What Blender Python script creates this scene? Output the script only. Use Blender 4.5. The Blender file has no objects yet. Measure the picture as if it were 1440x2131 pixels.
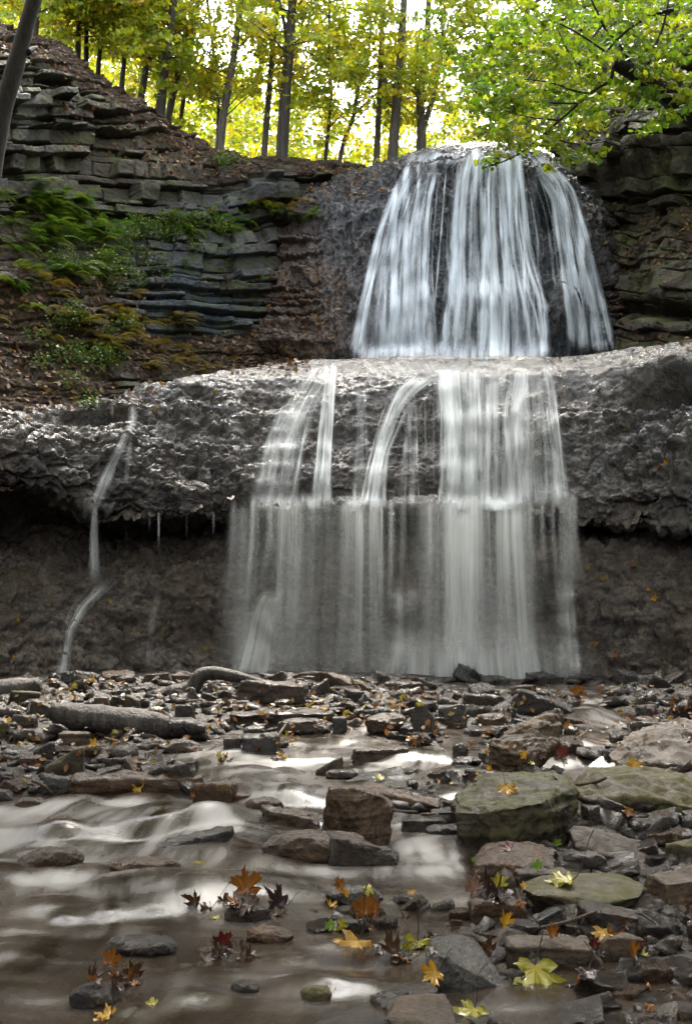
import bpy, bmesh, math, random
import numpy as np
from mathutils import Vector, Matrix, Euler
from mathutils.bvhtree import BVHTree

random.seed(7)
RNG = np.random.default_rng(7)
SC = bpy.context.scene
COL = SC.collection

# ------------------------------------------------------------------ camera model
F = 2400.0; CX = 720.0; CY = 1065.5; PITCH = math.radians(6.3); CAMZ = 0.85
cs, sn = math.cos(PITCH), math.sin(PITCH)

def ray(px, py):
    u = (np.asarray(px, float) - CX) / F; v = (CY - np.asarray(py, float)) / F
    return np.stack([u, cs - v * sn, sn + v * cs], -1)

def at(px, py, Y):
    """world point seen at that pixel of the photograph at distance Y"""
    d = ray(px, py)
    return d * (np.asarray(Y, float) / d[..., 1])[..., None] + np.array([0, 0, CAMZ])

# ------------------------------------------------------------------ noise (numpy)
def _hash(ix, iy, iz, seed):
    h = (ix * 374761393 + iy * 668265263 + iz * 2147483647 + seed * 974634777) & 0xFFFFFFFF
    h = ((h ^ (h >> 13)) * 1274126177) & 0xFFFFFFFF
    h = ((h ^ (h >> 15)) * 2246822519) & 0xFFFFFFFF
    return ((h ^ (h >> 16)) & 0xFFFFFF) / float(0xFFFFFF)

def vnoise(p, seed=0):
    p = np.asarray(p, float)
    i = np.floor(p).astype(np.int64); f = p - i
    f = f * f * f * (f * (f * 6 - 15) + 10)
    out = 0
    for dx in (0, 1):
        wx = f[..., 0] if dx else 1 - f[..., 0]
        for dy in (0, 1):
            wy = f[..., 1] if dy else 1 - f[..., 1]
            for dz in (0, 1):
                wz = f[..., 2] if dz else 1 - f[..., 2]
                out = out + wx * wy * wz * _hash(i[..., 0] + dx, i[..., 1] + dy, i[..., 2] + dz, seed)
    return out * 2 - 1

def fbm(p, octv=4, gain=.5, lac=2.03, seed=0):
    p = np.asarray(p, float); s = 0; a = 1.0; t = 0
    for o in range(octv):
        s = s + a * vnoise(p, seed + o * 17); t += a; a *= gain; p = p * lac + 3.7
    return s / t

def ridged(p, octv=3, seed=0):
    p = np.asarray(p, float); s = 0; a = 1.0; t = 0
    for o in range(octv):
        s = s + a * (1 - np.abs(vnoise(p, seed + o * 13)) * 2); t += a; a *= .5; p = p * 2.1 + 1.3
    return s / t

def worley(p, seed=0):
    """distance to the nearest and second nearest scattered point, and the nearest one's random number"""
    p = np.asarray(p, float); i = np.floor(p).astype(np.int64)
    f1 = np.full(p.shape[:-1], 9.0); f2 = f1.copy(); idn = f1 * 0
    for dx in (-1, 0, 1):
        for dy in (-1, 0, 1):
            for dz in (-1, 0, 1):
                a, b, c = i[..., 0] + dx, i[..., 1] + dy, i[..., 2] + dz
                d = np.sqrt((a + _hash(a, b, c, seed) - p[..., 0]) ** 2 + (b + _hash(a, b, c, seed + 1) - p[..., 1]) ** 2 + (c + _hash(a, b, c, seed + 2) - p[..., 2]) ** 2)
                m = d < f1
                f2 = np.where(m, f1, np.minimum(f2, d)); idn = np.where(m, _hash(a, b, c, seed + 3), idn); f1 = np.where(m, d, f1)
    return f1, f2, idn

def broken(P, sx, sz, seed, warp=.25):
    """chipped rock face: facets at different heights with cracks between"""
    q = P * [sx, sx, sz]; q = q + warp * np.stack([fbm(q * 1.3, 2, seed=seed + 40), fbm(q * 1.3, 2, seed=seed + 41), fbm(q * 1.3, 2, seed=seed + 42)], -1) * 1.6
    f1, f2, r = worley(q, seed)
    return (r - .5) - .55 * (1 - sstep(.0, .13, f2 - f1)) - .35 * f1

def sstep(a, b, x):
    t = np.clip((x - a) / (b - a), 0, 1); return t * t * (3 - 2 * t)

# ------------------------------------------------------------------ object helpers
def link(name, verts, faces, mat=None, parent=None, smooth=True, attrs=None, uv=None, colors=None):
    me = bpy.data.meshes.new(name)
    verts = np.asarray(verts, np.float32)
    if isinstance(faces, np.ndarray):
        k = faces.shape[1]; n = len(faces)
        me.vertices.add(len(verts)); me.vertices.foreach_set('co', verts.ravel())
        me.loops.add(n * k); me.loops.foreach_set('vertex_index', faces.astype(np.int32).ravel())
        me.polygons.add(n); me.polygons.foreach_set('loop_start', np.arange(0, n * k, k, dtype=np.int32))
        me.update(calc_edges=True)
    else:
        me.from_pydata(verts.tolist(), [], faces); me.update()
    if smooth:
        me.polygons.foreach_set('use_smooth', np.ones(len(me.polygons), bool))
    for k, v in (attrs or {}).items():
        a = me.attributes.new(k, 'FLOAT', 'POINT'); a.data.foreach_set('value', np.asarray(v, np.float32).ravel())
    if colors is not None:
        a = me.attributes.new('col', 'FLOAT_COLOR', 'POINT')
        c = np.ones((len(verts), 4), np.float32); c[:, :3] = colors
        a.data.foreach_set('color', c.ravel())
    if uv is not None:
        l = me.uv_layers.new(name='UVMap')
        vi = np.empty(len(me.loops), np.int32); me.loops.foreach_get('vertex_index', vi)
        l.data.foreach_set('uv', np.asarray(uv, np.float32)[vi].ravel())
    me.validate()
    if mat: me.materials.append(mat)
    o = bpy.data.objects.new(name, me); COL.objects.link(o)
    if parent: o.parent = parent
    return o

def tag(o, label=None, cat=None, group=None, kind=None):
    if label: o['label'] = label
    if cat: o['category'] = cat
    if group: o['group'] = group
    if kind: o['kind'] = kind
    return o

def empty(name, label, cat, loc=(0, 0, 0), group=None):
    o = bpy.data.objects.new(name, None); o.location = loc; COL.objects.link(o)
    o.empty_display_size = .1
    return tag(o, label, cat, group)

def grid_faces(nu, nv):
    i = np.arange(nu - 1)[:, None] * nv + np.arange(nv - 1)[None]
    return np.stack([i, i + nv, i + nv + 1, i + 1], -1).reshape(-1, 4)

# ------------------------------------------------------------------ materials
class NT:
    def __init__(s, name):
        s.m = bpy.data.materials.new(name); s.m.use_nodes = True
        s.t = s.m.node_tree; s.t.nodes.clear()
        s.out = s.n('ShaderNodeOutputMaterial')
    def n(s, typ, **kw):
        x = s.t.nodes.new(typ)
        for k, v in kw.items(): setattr(x, k, v)
        return x
    def l(s, a, b): s.t.links.new(a, b)
    def val(s, sock, v):
        if hasattr(v, 'is_linked') or hasattr(v, 'links'): s.l(v, sock)
        else: sock.default_value = v
    def noise(s, vec, scale, detail=4, rough=.55, dist=0.0, lac=2.0):
        x = s.n('ShaderNodeTexNoise'); s.l(vec, x.inputs['Vector'])
        x.inputs['Scale'].default_value = scale; x.inputs['Detail'].default_value = detail
        x.inputs['Roughness'].default_value = rough; x.inputs['Distortion'].default_value = dist
        return x.outputs['Fac']
    def mapv(s, vec, scale=(1, 1, 1), loc=(0, 0, 0)):
        x = s.n('ShaderNodeMapping'); s.l(vec, x.inputs['Vector'])
        x.inputs['Scale'].default_value = scale; x.inputs['Location'].default_value = loc
        return x.outputs['Vector']
    def ramp(s, fac, stops):
        x = s.n('ShaderNodeValToRGB'); s.l(fac, x.inputs['Fac'])
        e = x.color_ramp.elements
        while len(e) < len(stops): e.new(.5)
        for el, (p, c) in zip(e, stops):
            el.position = p; el.color = (*c, 1) if len(c) == 3 else c
        return x.outputs['Color']
    def mr(s, v, a, b, c=0, d=1, smooth=False):
        x = s.n('ShaderNodeMapRange'); s.l(v, x.inputs['Value'])
        if smooth: x.interpolation_type = 'SMOOTHSTEP'
        for k, q in zip(('From Min', 'From Max', 'To Min', 'To Max'), (a, b, c, d)): x.inputs[k].default_value = q
        return x.outputs['Result']
    def math(s, op, a, b=None, clamp=False):
        x = s.n('ShaderNodeMath', operation=op, use_clamp=clamp)
        s.val(x.inputs[0], a)
        if b is not None: s.val(x.inputs[1], b)
        return x.outputs[0]
    def mix(s, fac, a, b, blend='MIX'):
        x = s.n('ShaderNodeMix', data_type='RGBA', blend_type=blend)
        s.val(x.inputs['Factor'], fac)
        for sock, v in ((x.inputs[6], a), (x.inputs[7], b)):
            if isinstance(v, tuple): sock.default_value = (*v, 1)
            else: s.l(v, sock)
        return x.outputs[2]
    def attr(s, name): return s.n('ShaderNodeAttribute', attribute_name=name)
    def bump(s, h, strength, dist, normal=None):
        x = s.n('ShaderNodeBump'); s.l(h, x.inputs['Height'])
        x.inputs['Strength'].default_value = strength; x.inputs['Distance'].default_value = dist
        if normal is not None: s.l(normal, x.inputs['Normal'])
        return x.outputs['Normal']

def rock_material(name, cols, scale=1.0, coat=0.0, stain=0.0, rough=(.25, .55), bump=.6, bdist=.03, moss=0.0, mosscol=(.055, .075, .012),
                  stretch=(1, 1, 1), soil=False, blue=False, speck=0.0, dark=.55, rnd=True, spec=.5, mossrange=(.52, .66)):
    t = NT(name)
    co = t.n('ShaderNodeTexCoord').outputs['Object']
    if rnd:
        oi = t.n('ShaderNodeObjectInfo')
        v = t.n('ShaderNodeVectorMath', operation='ADD'); t.l(co, v.inputs[0])
        m = t.n('ShaderNodeVectorMath', operation='SCALE'); m.inputs[0].default_value = (31, 17, 23); t.l(oi.outputs['Random'], m.inputs['Scale'])
        t.l(m.outputs[0], v.inputs[1]); co = v.outputs[0]
    cv = t.mapv(co, stretch)
    a = t.noise(cv, 1.6 * scale, 8, .62, .3)
    b = t.noise(cv, 9 * scale, 8, .68)
    c = t.noise(cv, 42 * scale, 6, .65)
    n = len(cols)
    base = t.ramp(t.math('ADD', t.math('MULTIPLY', a, .65), t.math('MULTIPLY', b, .35)),
                  [(.34 + .34 * i / (n - 1), cc) for i, cc in enumerate(cols)])
    base = t.mix(t.mr(b, .38, .62, dark, 0), base, (.012, .010, .008))
    base = t.mix(t.mr(c, .40, .62, .45, 0), base, tuple(x * .35 for x in cols[0]))
    if rnd:
        oi2 = t.n('ShaderNodeObjectInfo')
        base = t.mix(1.0, base, t.ramp(oi2.outputs['Random'], [(0, (.58, .51, .44)), (.5, (1, .90, .76)), (1, (1.25, 1.10, .90))]), 'MULTIPLY')
    if stain:
        sv = t.noise(t.mapv(co, (.9, .9, .45)), 1.1, 6, .62, .4)
        base = t.mix(t.mr(sv, .46, .62, 0, stain), base, t.mix(c, (.030, .014, .005), (.095, .055, .022)))
        base = t.mix(t.mr(t.noise(co, 2.3, 7, .7), .53, .64, 0, .75), base, t.mix(c, (.03, .026, .026), (.16, .145, .135)))
    if blue:
        base = t.mix(t.math('MULTIPLY', t.attr('blue').outputs['Fac'], t.mr(a, .35, .6)), base, (.045, .064, .092))
        base = t.mix(t.math('MULTIPLY', t.attr('rust').outputs['Fac'], t.mr(b, .35, .6)), base, (.075, .036, .014))
    rg = t.mr(t.noise(cv, 5 * scale, 6, .6), .35, .65, rough[0], rough[1])
    if moss > 0:
        geo = t.n('ShaderNodeNewGeometry'); sx = t.n('ShaderNodeSeparateXYZ'); t.l(geo.outputs['Normal'], sx.inputs[0])
        mk = t.math('ADD', t.noise(cv, 2.6 * scale, 7, .62), t.math('MULTIPLY', sx.outputs['Z'], .10))
        mk = t.mr(mk, mossrange[0], mossrange[1], 0, moss)
        base = t.mix(mk, base, t.mix(c, mosscol, tuple(x * 1.9 for x in mosscol)))
        rg = t.math('ADD', rg, t.math('MULTIPLY', mk, .3), clamp=True)
    if soil:
        sf = t.attr('soil').outputs['Fac']
        sc_ = t.ramp(t.noise(co, 14, 8, .7), [(.3, (.012, .008, .006)), (.5, (.035, .024, .016)), (.62, (.075, .048, .026)), (.72, (.14, .075, .03))])
        base = t.mix(sf, base, sc_)
        rg = t.math('ADD', rg, t.math('MULTIPLY', sf, .4), clamp=True)
    if speck > 0:
        vo = t.n('ShaderNodeTexVoronoi'); t.l(co, vo.inputs['Vector']); vo.inputs['Scale'].default_value = 9
        base = t.mix(t.mr(vo.outputs['Distance'], .05, .12, speck, 0), base, (.10, .06, .015))
    p = t.n('ShaderNodeBsdfPrincipled')
    t.l(base, p.inputs['Base Color']); t.l(rg, p.inputs['Roughness'])
    p.inputs['Specular IOR Level'].default_value = spec
    p.inputs['Coat Weight'].default_value = coat; p.inputs['Coat Roughness'].default_value = .2
    if coat: t.l(t.bump(t.math('ADD', b, t.math('MULTIPLY', a, .5)), .5, bdist), p.inputs['Coat Normal'])
    h = t.math('ADD', t.math('MULTIPLY', b, 1.0), t.math('MULTIPLY', c, .55))
    t.l(t.bump(h, bump, bdist), p.inputs['Normal'])
    t.l(p.outputs[0], t.out.inputs['Surface'])
    return t.m

M = {}
M['ledge'] = rock_material('wet grey brown tufa', [(.010, .0075, .006), (.038, .030, .0255), (.115, .095, .083)], .8, 0, .4, (.08, .42), .9, .05, rnd=False, dark=.55, spec=1.0)
M['lower'] = rock_material('wet brown tufa', [(.030, .0225, .016), (.155, .122, .094), (.33, .27, .22)], .8, 0, .4, (.14, .36), 1.0, .06, rnd=False, dark=.5, spec=.8)
M['upper'] = rock_material('streaked travertine', [(.008, .0068, .006), (.028, .025, .024), (.085, .080, .080)], 1.3, 0, 0, (.12, .34), .9, .05, stretch=(1, 1, .3), rnd=False, blue=True, spec=.55)
M['cliff'] = rock_material('layered shale', [(.016, .014, .009), (.052, .046, .030), (.125, .110, .072)], .8, .0, 0, (.4, .75), .8, .04, moss=.45, stretch=(.7, .7, 2.2), soil=True, blue=True, rnd=False, spec=.35)
M['cliffr'] = rock_material('layered dolomite', [(.022, .017, .010), (.06, .050, .031), (.125, .105, .062)], .8, .0, 0, (.4, .75), .8, .04, moss=.45, stretch=(.7, .7, 2.2), soil=True, blue=True, rnd=False, spec=.35)
M['wet'] = rock_material('wet dark stone', [(.007, .004, .0018), (.026, .0155, .0072), (.066, .042, .022)], 2.2, 0, 0, (.08, .26), 1.0, .018, spec=.4)
M['brown'] = rock_material('wet brown stone', [(.018, .0085, .003), (.060, .032, .012), (.115, .070, .031)], 2.2, 0, 0, (.18, .42), .9, .018, spec=.3)
M['dry'] = rock_material('dry tan stone', [(.022, .0145, .008), (.056, .039, .023), (.100, .073, .046)], 2.4, .0, 0, (.5, .75), .8, .014, dark=.45, spec=.3)
M['mossy'] = rock_material('mossy stone', [(.019, .0145, .0075), (.050, .040, .020), (.094, .076, .041)], 2.2, .0, 0, (.45, .75), .8, .016, moss=.6, mosscol=(.042, .042, .008), dark=.5, spec=.3, mossrange=(.48, .68))
M['blue'] = rock_material('blue grey stone', [(.008, .0074, .007), (.024, .0228, .0215), (.058, .0545, .050)], 2.2, 0, 0, (.14, .36), .9, .018)
M['bed'] = rock_material('stream bed gravel', [(.006, .004, .0025), (.018, .012, .007), (.04, .028, .017)], 3.0, 0, 0, (.18, .5), .9, .02, rnd=False, spec=.4)
M['rubble'] = rock_material('wet rubble', [(.006, .0033, .0014), (.024, .0138, .0058), (.068, .041, .019)], 3.0, 0, 0, (.10, .32), .9, .018, rnd=False, spec=.4)
M['forest_floor'] = rock_material('forest floor', [(.02, .014, .01), (.05, .035, .02), (.11, .07, .03)], 2.0, .0, 0, (.7, .9), .9, .03, rnd=False)

def bark_material(name, cols, sc=1.0, wet=.7):
    t = NT(name); co = t.n('ShaderNodeTexCoord').outputs['Object']
    a = t.noise(t.mapv(co, (6 * sc, 6 * sc, .9 * sc)), 3, 7, .65); b = t.noise(co, 30 * sc, 5, .6)
    base = t.ramp(a, [(.35, cols[0]), (.5, cols[1]), (.68, cols[2])])
    base = t.mix(t.mr(b, .4, .6, .4, 0), base, tuple(x * .4 for x in cols[0]))
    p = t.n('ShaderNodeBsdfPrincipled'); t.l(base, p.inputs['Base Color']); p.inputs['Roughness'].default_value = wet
    t.l(t.bump(t.math('ADD', a, t.math('MULTIPLY', b, .5)), .9, .03), p.inputs['Normal']); t.l(p.outputs[0], t.out.inputs['Surface'])
    return t.m
M['bark'] = bark_material('grey bark', [(.035, .029, .023), (.085, .071, .056), (.14, .12, .098)])
M['barkd'] = bark_material('dark bark', [(.018, .014, .011), (.04, .032, .025), (.075, .06, .046)])
M['barkx'] = bark_material('darkest bark', [(.006, .005, .004), (.013, .0105, .0085), (.024, .019, .015)], 1.0, .85)  # bark's own very dark brown, for the leaning trunk and the right limb
M['log'] = bark_material('weathered log wood', [(.008, .006, .0045), (.030, .0225, .016), (.078, .060, .044)], 1.2, .6)
M['logd'] = bark_material('black soaked wood', [(.006, .005, .004), (.014, .011, .009), (.03, .024, .018)], 2.0, .3)
M['twig'] = bark_material('twig bark', [(.03, .018, .01), (.07, .04, .02), (.11, .07, .035)], 3.0, .5)

def leaf_material(name, trans=.5, gloss=.4):
    t = NT(name); c = t.attr('col').outputs['Color']
    co = t.n('ShaderNodeTexCoord').outputs['Object']
    c2 = t.mix(t.mr(t.noise(co, 60, 3), .45, .65, 0, .35), c, (.06, .03, .008)) if gloss > .45 else c
    p = t.n('ShaderNodeBsdfPrincipled'); t.l(c2, p.inputs['Base Color']); p.inputs['Roughness'].default_value = gloss
    tr = t.n('ShaderNodeBsdfTranslucent'); t.l(c, tr.inputs['Color'])
    m = t.n('ShaderNodeMixShader'); m.inputs[0].default_value = trans
    t.l(p.outputs[0], m.inputs[1]); t.l(tr.outputs[0], m.inputs[2]); t.l(m.outputs[0], t.out.inputs['Surface'])
    return t.m
M['leaf'] = leaf_material('autumn canopy leaf', .6, .45)
M['fern'] = leaf_material('fern frond', .35, .5)

def maple_leaf_material(name, c0, c1, rough=.3, trans=.25):
    t = NT(name); uv = t.n('ShaderNodeTexCoord').outputs['UV']
    oi = t.n('ShaderNodeObjectInfo')
    co = t.n('ShaderNodeTexCoord').outputs['Object']
    rr = t.attr('rad').outputs['Fac']
    n = t.noise(co, 22, 5, .6)
    f = t.math('ADD', t.math('MULTIPLY', rr, .55), t.math('SUBTRACT', n, .30), clamp=True)
    base = t.mix(f, c0, c1)
    base = t.mix(t.mr(t.noise(co, 70, 3), .58, .72, 0, .55), base, tuple(x * .25 for x in c1))
    base = t.mix(t.math('MULTIPLY', t.attr('vein').outputs['Fac'], .5), base, tuple(min(1, x * .45) for x in c0))
    p = t.n('ShaderNodeBsdfPrincipled'); t.l(base, p.inputs['Base Color']); p.inputs['Roughness'].default_value = rough
    t.l(t.bump(t.attr('vein').outputs['Fac'], .4, .003), p.inputs['Normal'])
    tr = t.n('ShaderNodeBsdfTranslucent'); t.l(base, tr.inputs['Color'])
    m = t.n('ShaderNodeMixShader'); m.inputs[0].default_value = trans
    t.l(p.outputs[0], m.inputs[1]); t.l(tr.outputs[0], m.inputs[2]); t.l(m.outputs[0], t.out.inputs['Surface'])
    return t.m
ML = {
    'yellow': maple_leaf_material('yellow maple leaf', (.50, .29, .016), (.24, .11, .010)),
    'lime': maple_leaf_material('yellow green maple leaf', (.40, .31, .02), (.13, .15, .012)),
    'orange': maple_leaf_material('orange maple leaf', (.26, .095, .010), (.09, .032, .007)),
    'brown': maple_leaf_material('brown maple leaf', (.075, .034, .012), (.022, .011, .006)),
    'black': maple_leaf_material('black rotten leaf', (.018, .012, .010), (.03, .012, .010), .22),
    'red': maple_leaf_material('red maple leaf', (.11, .018, .010), (.045, .010, .007)),
    'pink': maple_leaf_material('pale pink leaf underside', (.26, .14, .10), (.13, .07, .045)),
    'green': maple_leaf_material('green maple leaf', (.16, .26, .02), (.07, .14, .012)),
}

def veil_material(name, col=(.80, .86, .92), kx=5.5, ky=.30, soft=.55):
    t = NT(name)
    uv = t.n('ShaderNodeTexCoord').outputs['UV']
    d = t.attr('dens').outputs['Fac']
    a = t.noise(t.mapv(uv, (kx, ky, 1)), 1.0, 5, .6, .25)
    b = t.noise(t.mapv(uv, (kx * 3.3, ky * 1.6, 1)), 1.0, 4, .6, .2)
    w = t.noise(t.mapv(uv, (1.5, 1.5, 1)), 1.0, 3, .5)
    s = t.math('ADD', t.math('ADD', t.math('MULTIPLY', a, .62), t.math('MULTIPLY', b, .20)), t.math('MULTIPLY', w, .18))
    s = t.mr(s, .36, .66, -soft, 1.0)
    al = t.math('MULTIPLY', d, t.math('ADD', s, t.math('MULTIPLY', d, .55)), clamp=True)
    al = t.math('MINIMUM', al, .93)
    df = t.n('ShaderNodeBsdfDiffuse'); df.inputs['Color'].default_value = (*col, 1)
    tl = t.n('ShaderNodeBsdfTranslucent'); tl.inputs['Color'].default_value = (*col, 1)
    m = t.n('ShaderNodeMixShader'); m.inputs[0].default_value = .12
    t.l(df.outputs[0], m.inputs[1]); t.l(tl.outputs[0], m.inputs[2])
    tp = t.n('ShaderNodeBsdfTransparent'); m2 = t.n('ShaderNodeMixShader')
    t.l(al, m2.inputs[0]); t.l(tp.outputs[0], m2.inputs[1]); t.l(m.outputs[0], m2.inputs[2])
    t.l(m2.outputs[0], t.out.inputs['Surface'])
    return t.m
M['veil'] = veil_material('silky falling water', (.84, .91, .99))
M['veil_mid'] = veil_material('silky cascade water', (.88, .90, .91), 6, .35)
M['veil_low'] = veil_material('thin curtain of water', (.90, .905, .89), 6, .10, .10)

def stream_material():
    t = NT('stream water')
    co = t.n('ShaderNodeTexCoord').outputs['Object']
    fo = t.attr('foam').outputs['Fac']
    uv = t.n('ShaderNodeTexCoord').outputs['UV']
    a = t.noise(t.mapv(uv, (4.2, .85, 1)), 1.0, 2.5, .5, .5)
    b = t.noise(t.mapv(uv, (15, 1.6, 1)), 1.0, 3, .55, .3)
    s = t.math('ADD', t.math('MULTIPLY', a, .65), t.math('MULTIPLY', b, .35))
    f = t.math('MULTIPLY', fo, t.math('ADD', t.mr(s, .33, .67, -.35, 1.25), t.math('MULTIPLY', fo, .75)), clamp=True)
    f = t.math('MINIMUM', f, .92)
    p = t.n('ShaderNodeBsdfPrincipled')
    t.l(t.mix(f, t.mix(t.mr(a, .35, .65), (.015, .010, .006), (.050, .036, .024)), (.21, .205, .20)), p.inputs['Base Color'])
    t.l(t.mr(f, 0, .7, .10, .55), p.inputs['Roughness'])
    p.inputs['IOR'].default_value = 1.33
    t.l(t.bump(s, .25, .02), p.inputs['Normal'])
    tp = t.n('ShaderNodeBsdfTransparent'); tp.inputs['Color'].default_value = (.80, .66, .50, 1)
    m = t.n('ShaderNodeMixShader')
    t.l(t.mr(f, 0, .5, .66, .97), m.inputs[0]); t.l(tp.outputs[0], m.inputs[1]); t.l(p.outputs[0], m.inputs[2])
    t.l(m.outputs[0], t.out.inputs['Surface'])
    return t.m
M['stream'] = stream_material()

# ------------------------------------------------------------------ rock walls
BV = []     # (verts, faces) of the coarse walls that later pieces rest on

def smooth_grid(P, it):
    for _ in range(it):
        Q = P.copy()
        Q[1:-1] = (P[:-2] + 2 * P[1:-1] + P[2:]) / 4
        P = Q; Q = P.copy()
        Q[:, 1:-1] = (P[:, :-2] + 2 * P[:, 1:-1] + P[:, 2:]) / 4
        P = Q
    return P

def patch(cols, nu, nv, smooth=10, dense=90):
    """cols: columns of (px,row,Y) control points or ('w',x,y,z); linear net, smoothed, resampled to nu x nv"""
    C = np.array([[np.array(q[1:], float) if q[0] == 'w' else at(*q) for q in c] for c in cols])
    n, m, _ = C.shape
    def resample(A, k, axis):
        A = np.moveaxis(A, axis, 0)
        seg = np.linalg.norm(np.diff(A, axis=0), axis=-1).mean(axis=1) + 1e-6
        s = np.concatenate([[0], np.cumsum(seg)]); tq = np.linspace(0, s[-1], k)
        out = np.stack([[np.interp(tq, s, A[:, j, c]) for j in range(A.shape[1])] for c in range(3)], -1)  # j,k,c
        return np.moveaxis(np.moveaxis(out, 1, 0), 0, axis)
    P = resample(resample(C, dense, 0), dense, 1)
    P = smooth_grid(P, smooth)
    # bilinear up
    u = np.linspace(0, dense - 1, nu); v = np.linspace(0, dense - 1, nv)
    iu = np.minimum(u.astype(int), dense - 2); iv = np.minimum(v.astype(int), dense - 2)
    fu = (u - iu)[:, None, None]; fv = (v - iv)[None, :, None]
    A = P[iu][:, iv]; B = P[iu + 1][:, iv]; Cc = P[iu][:, iv + 1]; D = P[iu + 1][:, iv + 1]
    return (A * (1 - fu) + B * fu) * (1 - fv) + (Cc * (1 - fu) + D * fu) * fv

def normals(P):
    gu = np.gradient(P, axis=0); gv = np.gradient(P, axis=1)
    n = np.cross(gu, gv); n /= np.linalg.norm(n, axis=-1, keepdims=True) + 1e-9
    if (n[..., 1] > 0).mean() > .5: n = -n
    return n

def add_bvh(P, step=3):
    Q = P[::step, ::step]
    BV.append((Q.reshape(-1, 3), grid_faces(Q.shape[0], Q.shape[1])))

def pix(P):
    """pixel of world points (for masks only)"""
    d = P - np.array([0, 0, CAMZ])
    yc = d[..., 1] * cs + d[..., 2] * sn; zc = -d[..., 1] * sn + d[..., 2] * cs
    return CX + F * d[..., 0] / yc, CY - F * zc / yc

def strata(P, zoff, seed, amp=1.0, tmin=.05, tmax=.30, side=1, zref=21.5):
    """ledge-and-crevice relief of bedded rock: offset along the normal"""
    rs = np.random.default_rng(seed)
    b = np.cumsum(rs.uniform(tmin, tmax, 400) * np.where(rs.random(400) < .25, 1.7, .8)) - 2
    u = P[..., 0] * .75 + P[..., 1] * .65 * side
    z = P[..., 2] * (zref / P[..., 1]) ** .8 + zoff + (.10 if side > 0 else .30) * fbm(np.stack([u * .6, u * 0, P[..., 2] * .4], -1), 3, seed=seed)
    k = np.clip(np.searchsorted(b, z.ravel()).reshape(z.shape), 1, len(b) - 1)
    fz = (z - b[k - 1]) / (b[k] - b[k - 1])
    th = b[k] - b[k - 1]
    lay = rs.uniform(-1, 1, 401)[k]
    ln = rs.uniform(.25, 1.3, 401)[k] * (1 if side > 0 else .7); ph = rs.uniform(0, 9, 401)[k]
    uu = (u + .08 * fbm(P * 2.0, 2, seed=seed + 3)) / ln + ph
    bi = np.floor(uu).astype(np.int64); fu = uu - bi
    blk = _hash(bi, k.astype(np.int64), bi * 0, seed + 5) * 2 - 1
    off = .16 * lay + .17 * blk * (1.35 if side < 0 else 1)
    tilt = (_hash(bi, k.astype(np.int64), bi * 0 + 3, seed + 6) - .5) * .10
    off = off + tilt * (fu - .5) * 2
    edge = np.minimum(fz, 1 - fz) * th
    off = off - .17 * (1 - sstep(.0, .028, edge)) * (_hash(k.astype(np.int64), bi, bi * 0, seed + 9) > .25)
    eu = np.minimum(fu, 1 - fu) * ln
    off = off - .07 * (1 - sstep(.0, .03, eu)) * (np.abs(blk) > .3)
    return off * amp

# -- lower wall with its hollow, and the lip
lowcols = []
for px, rb, yb, r1, y1, r2, y2, rc, yc, rl, yl in [
    # base        mid          top of wall   hollow back  lip
    (-420, 1460, 13.6, 1300, 13.85, 1190, 14.26, 1100, 16.08, 960, 13.88),
    (-100, 1455, 15.2, 1300, 15.45, 1195, 15.86, 1095, 17.68, 985, 15.38),
    (60, 1450, 16, 1300, 16.15, 1190, 16.56, 1110, 18.38, 1000, 16.08),
    (190, 1450, 16.4, 1300, 16.55, 1180, 16.86, 1105, 18.68, 1062, 16.48),
    (400, 1450, 16.7, 1310, 16.85, 1165, 17.16, 1110, 18.98, 1072, 16.78),
    (620, 1450, 16.9, 1310, 16.95, 1160, 17.26, 1105, 19.08, 1062, 16.88),
    (900, 1450, 16.9, 1310, 16.95, 1150, 17.26, 1100, 19.08, 1062, 16.88),
    (1150, 1450, 16.8, 1310, 16.95, 1140, 17.16, 1110, 18.98, 1068, 16.78),
    (1260, 1450, 16.5, 1310, 16.75, 1136, 16.96, 1110, 18.78, 1088, 16.58),
    (1440, 1460, 15.9, 1310, 16.15, 1140, 16.46, 1115, 18.28, 1094, 15.98),
    (1620, 1465, 15, 1310, 15.35, 1142, 15.66, 1115, 17.48, 1090, 15.18),
    (1900, 1470, 13.6, 1310, 13.85, 1145, 14.26, 1115, 16.08, 1090, 13.88)]:
    lowcols.append([(px, rb + 40, yb - .3), (px, rb, yb), (px, (rb + r1) / 2, (yb + y1) / 2 - .12), (px, r1, y1), (px, (r1 + r2) / 2, (y1 + y2) / 2 - .05), (px, r2, y2), (px, r2 - 12, y2 + .5),
                    (px, rc, yc), (px, rl + 4, yc), (px, rl + 2, yl + .5), (px, rl, yl + .1), (px, rl - 1, yl + .02)])
P = patch(lowcols, 620, 330, 3, 150)
N = normals(P)
d = .30 * fbm(P * [.7, .7, .9], 3, seed=1) + .12 * ridged(P * 1.5, 2, seed=4) + .075 * fbm(P * [4, 4, 5.5], 3, seed=8) + .028 * fbm(P * 14, 3, seed=3) + .02 * ridged(P * 7, 2, seed=6)
# soft horizontal ledges low on the wall
d += .06 * np.tanh(4 * vnoise(np.stack([P[..., 0] * .15, P[..., 0] * 0, P[..., 2] * 2.3], -1), 77))
d += .13 * broken(P, 2.2, 3.8, 501) + .065 * broken(P, 5.5, 8, 511) + .02 * broken(P, 12, 16, 512)
P = P + N * d[..., None]
tag(link('lower_cliff', P.reshape(-1, 3), grid_faces(*P.shape[:2]), M['lower']), kind='structure'); add_bvh(P)

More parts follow.
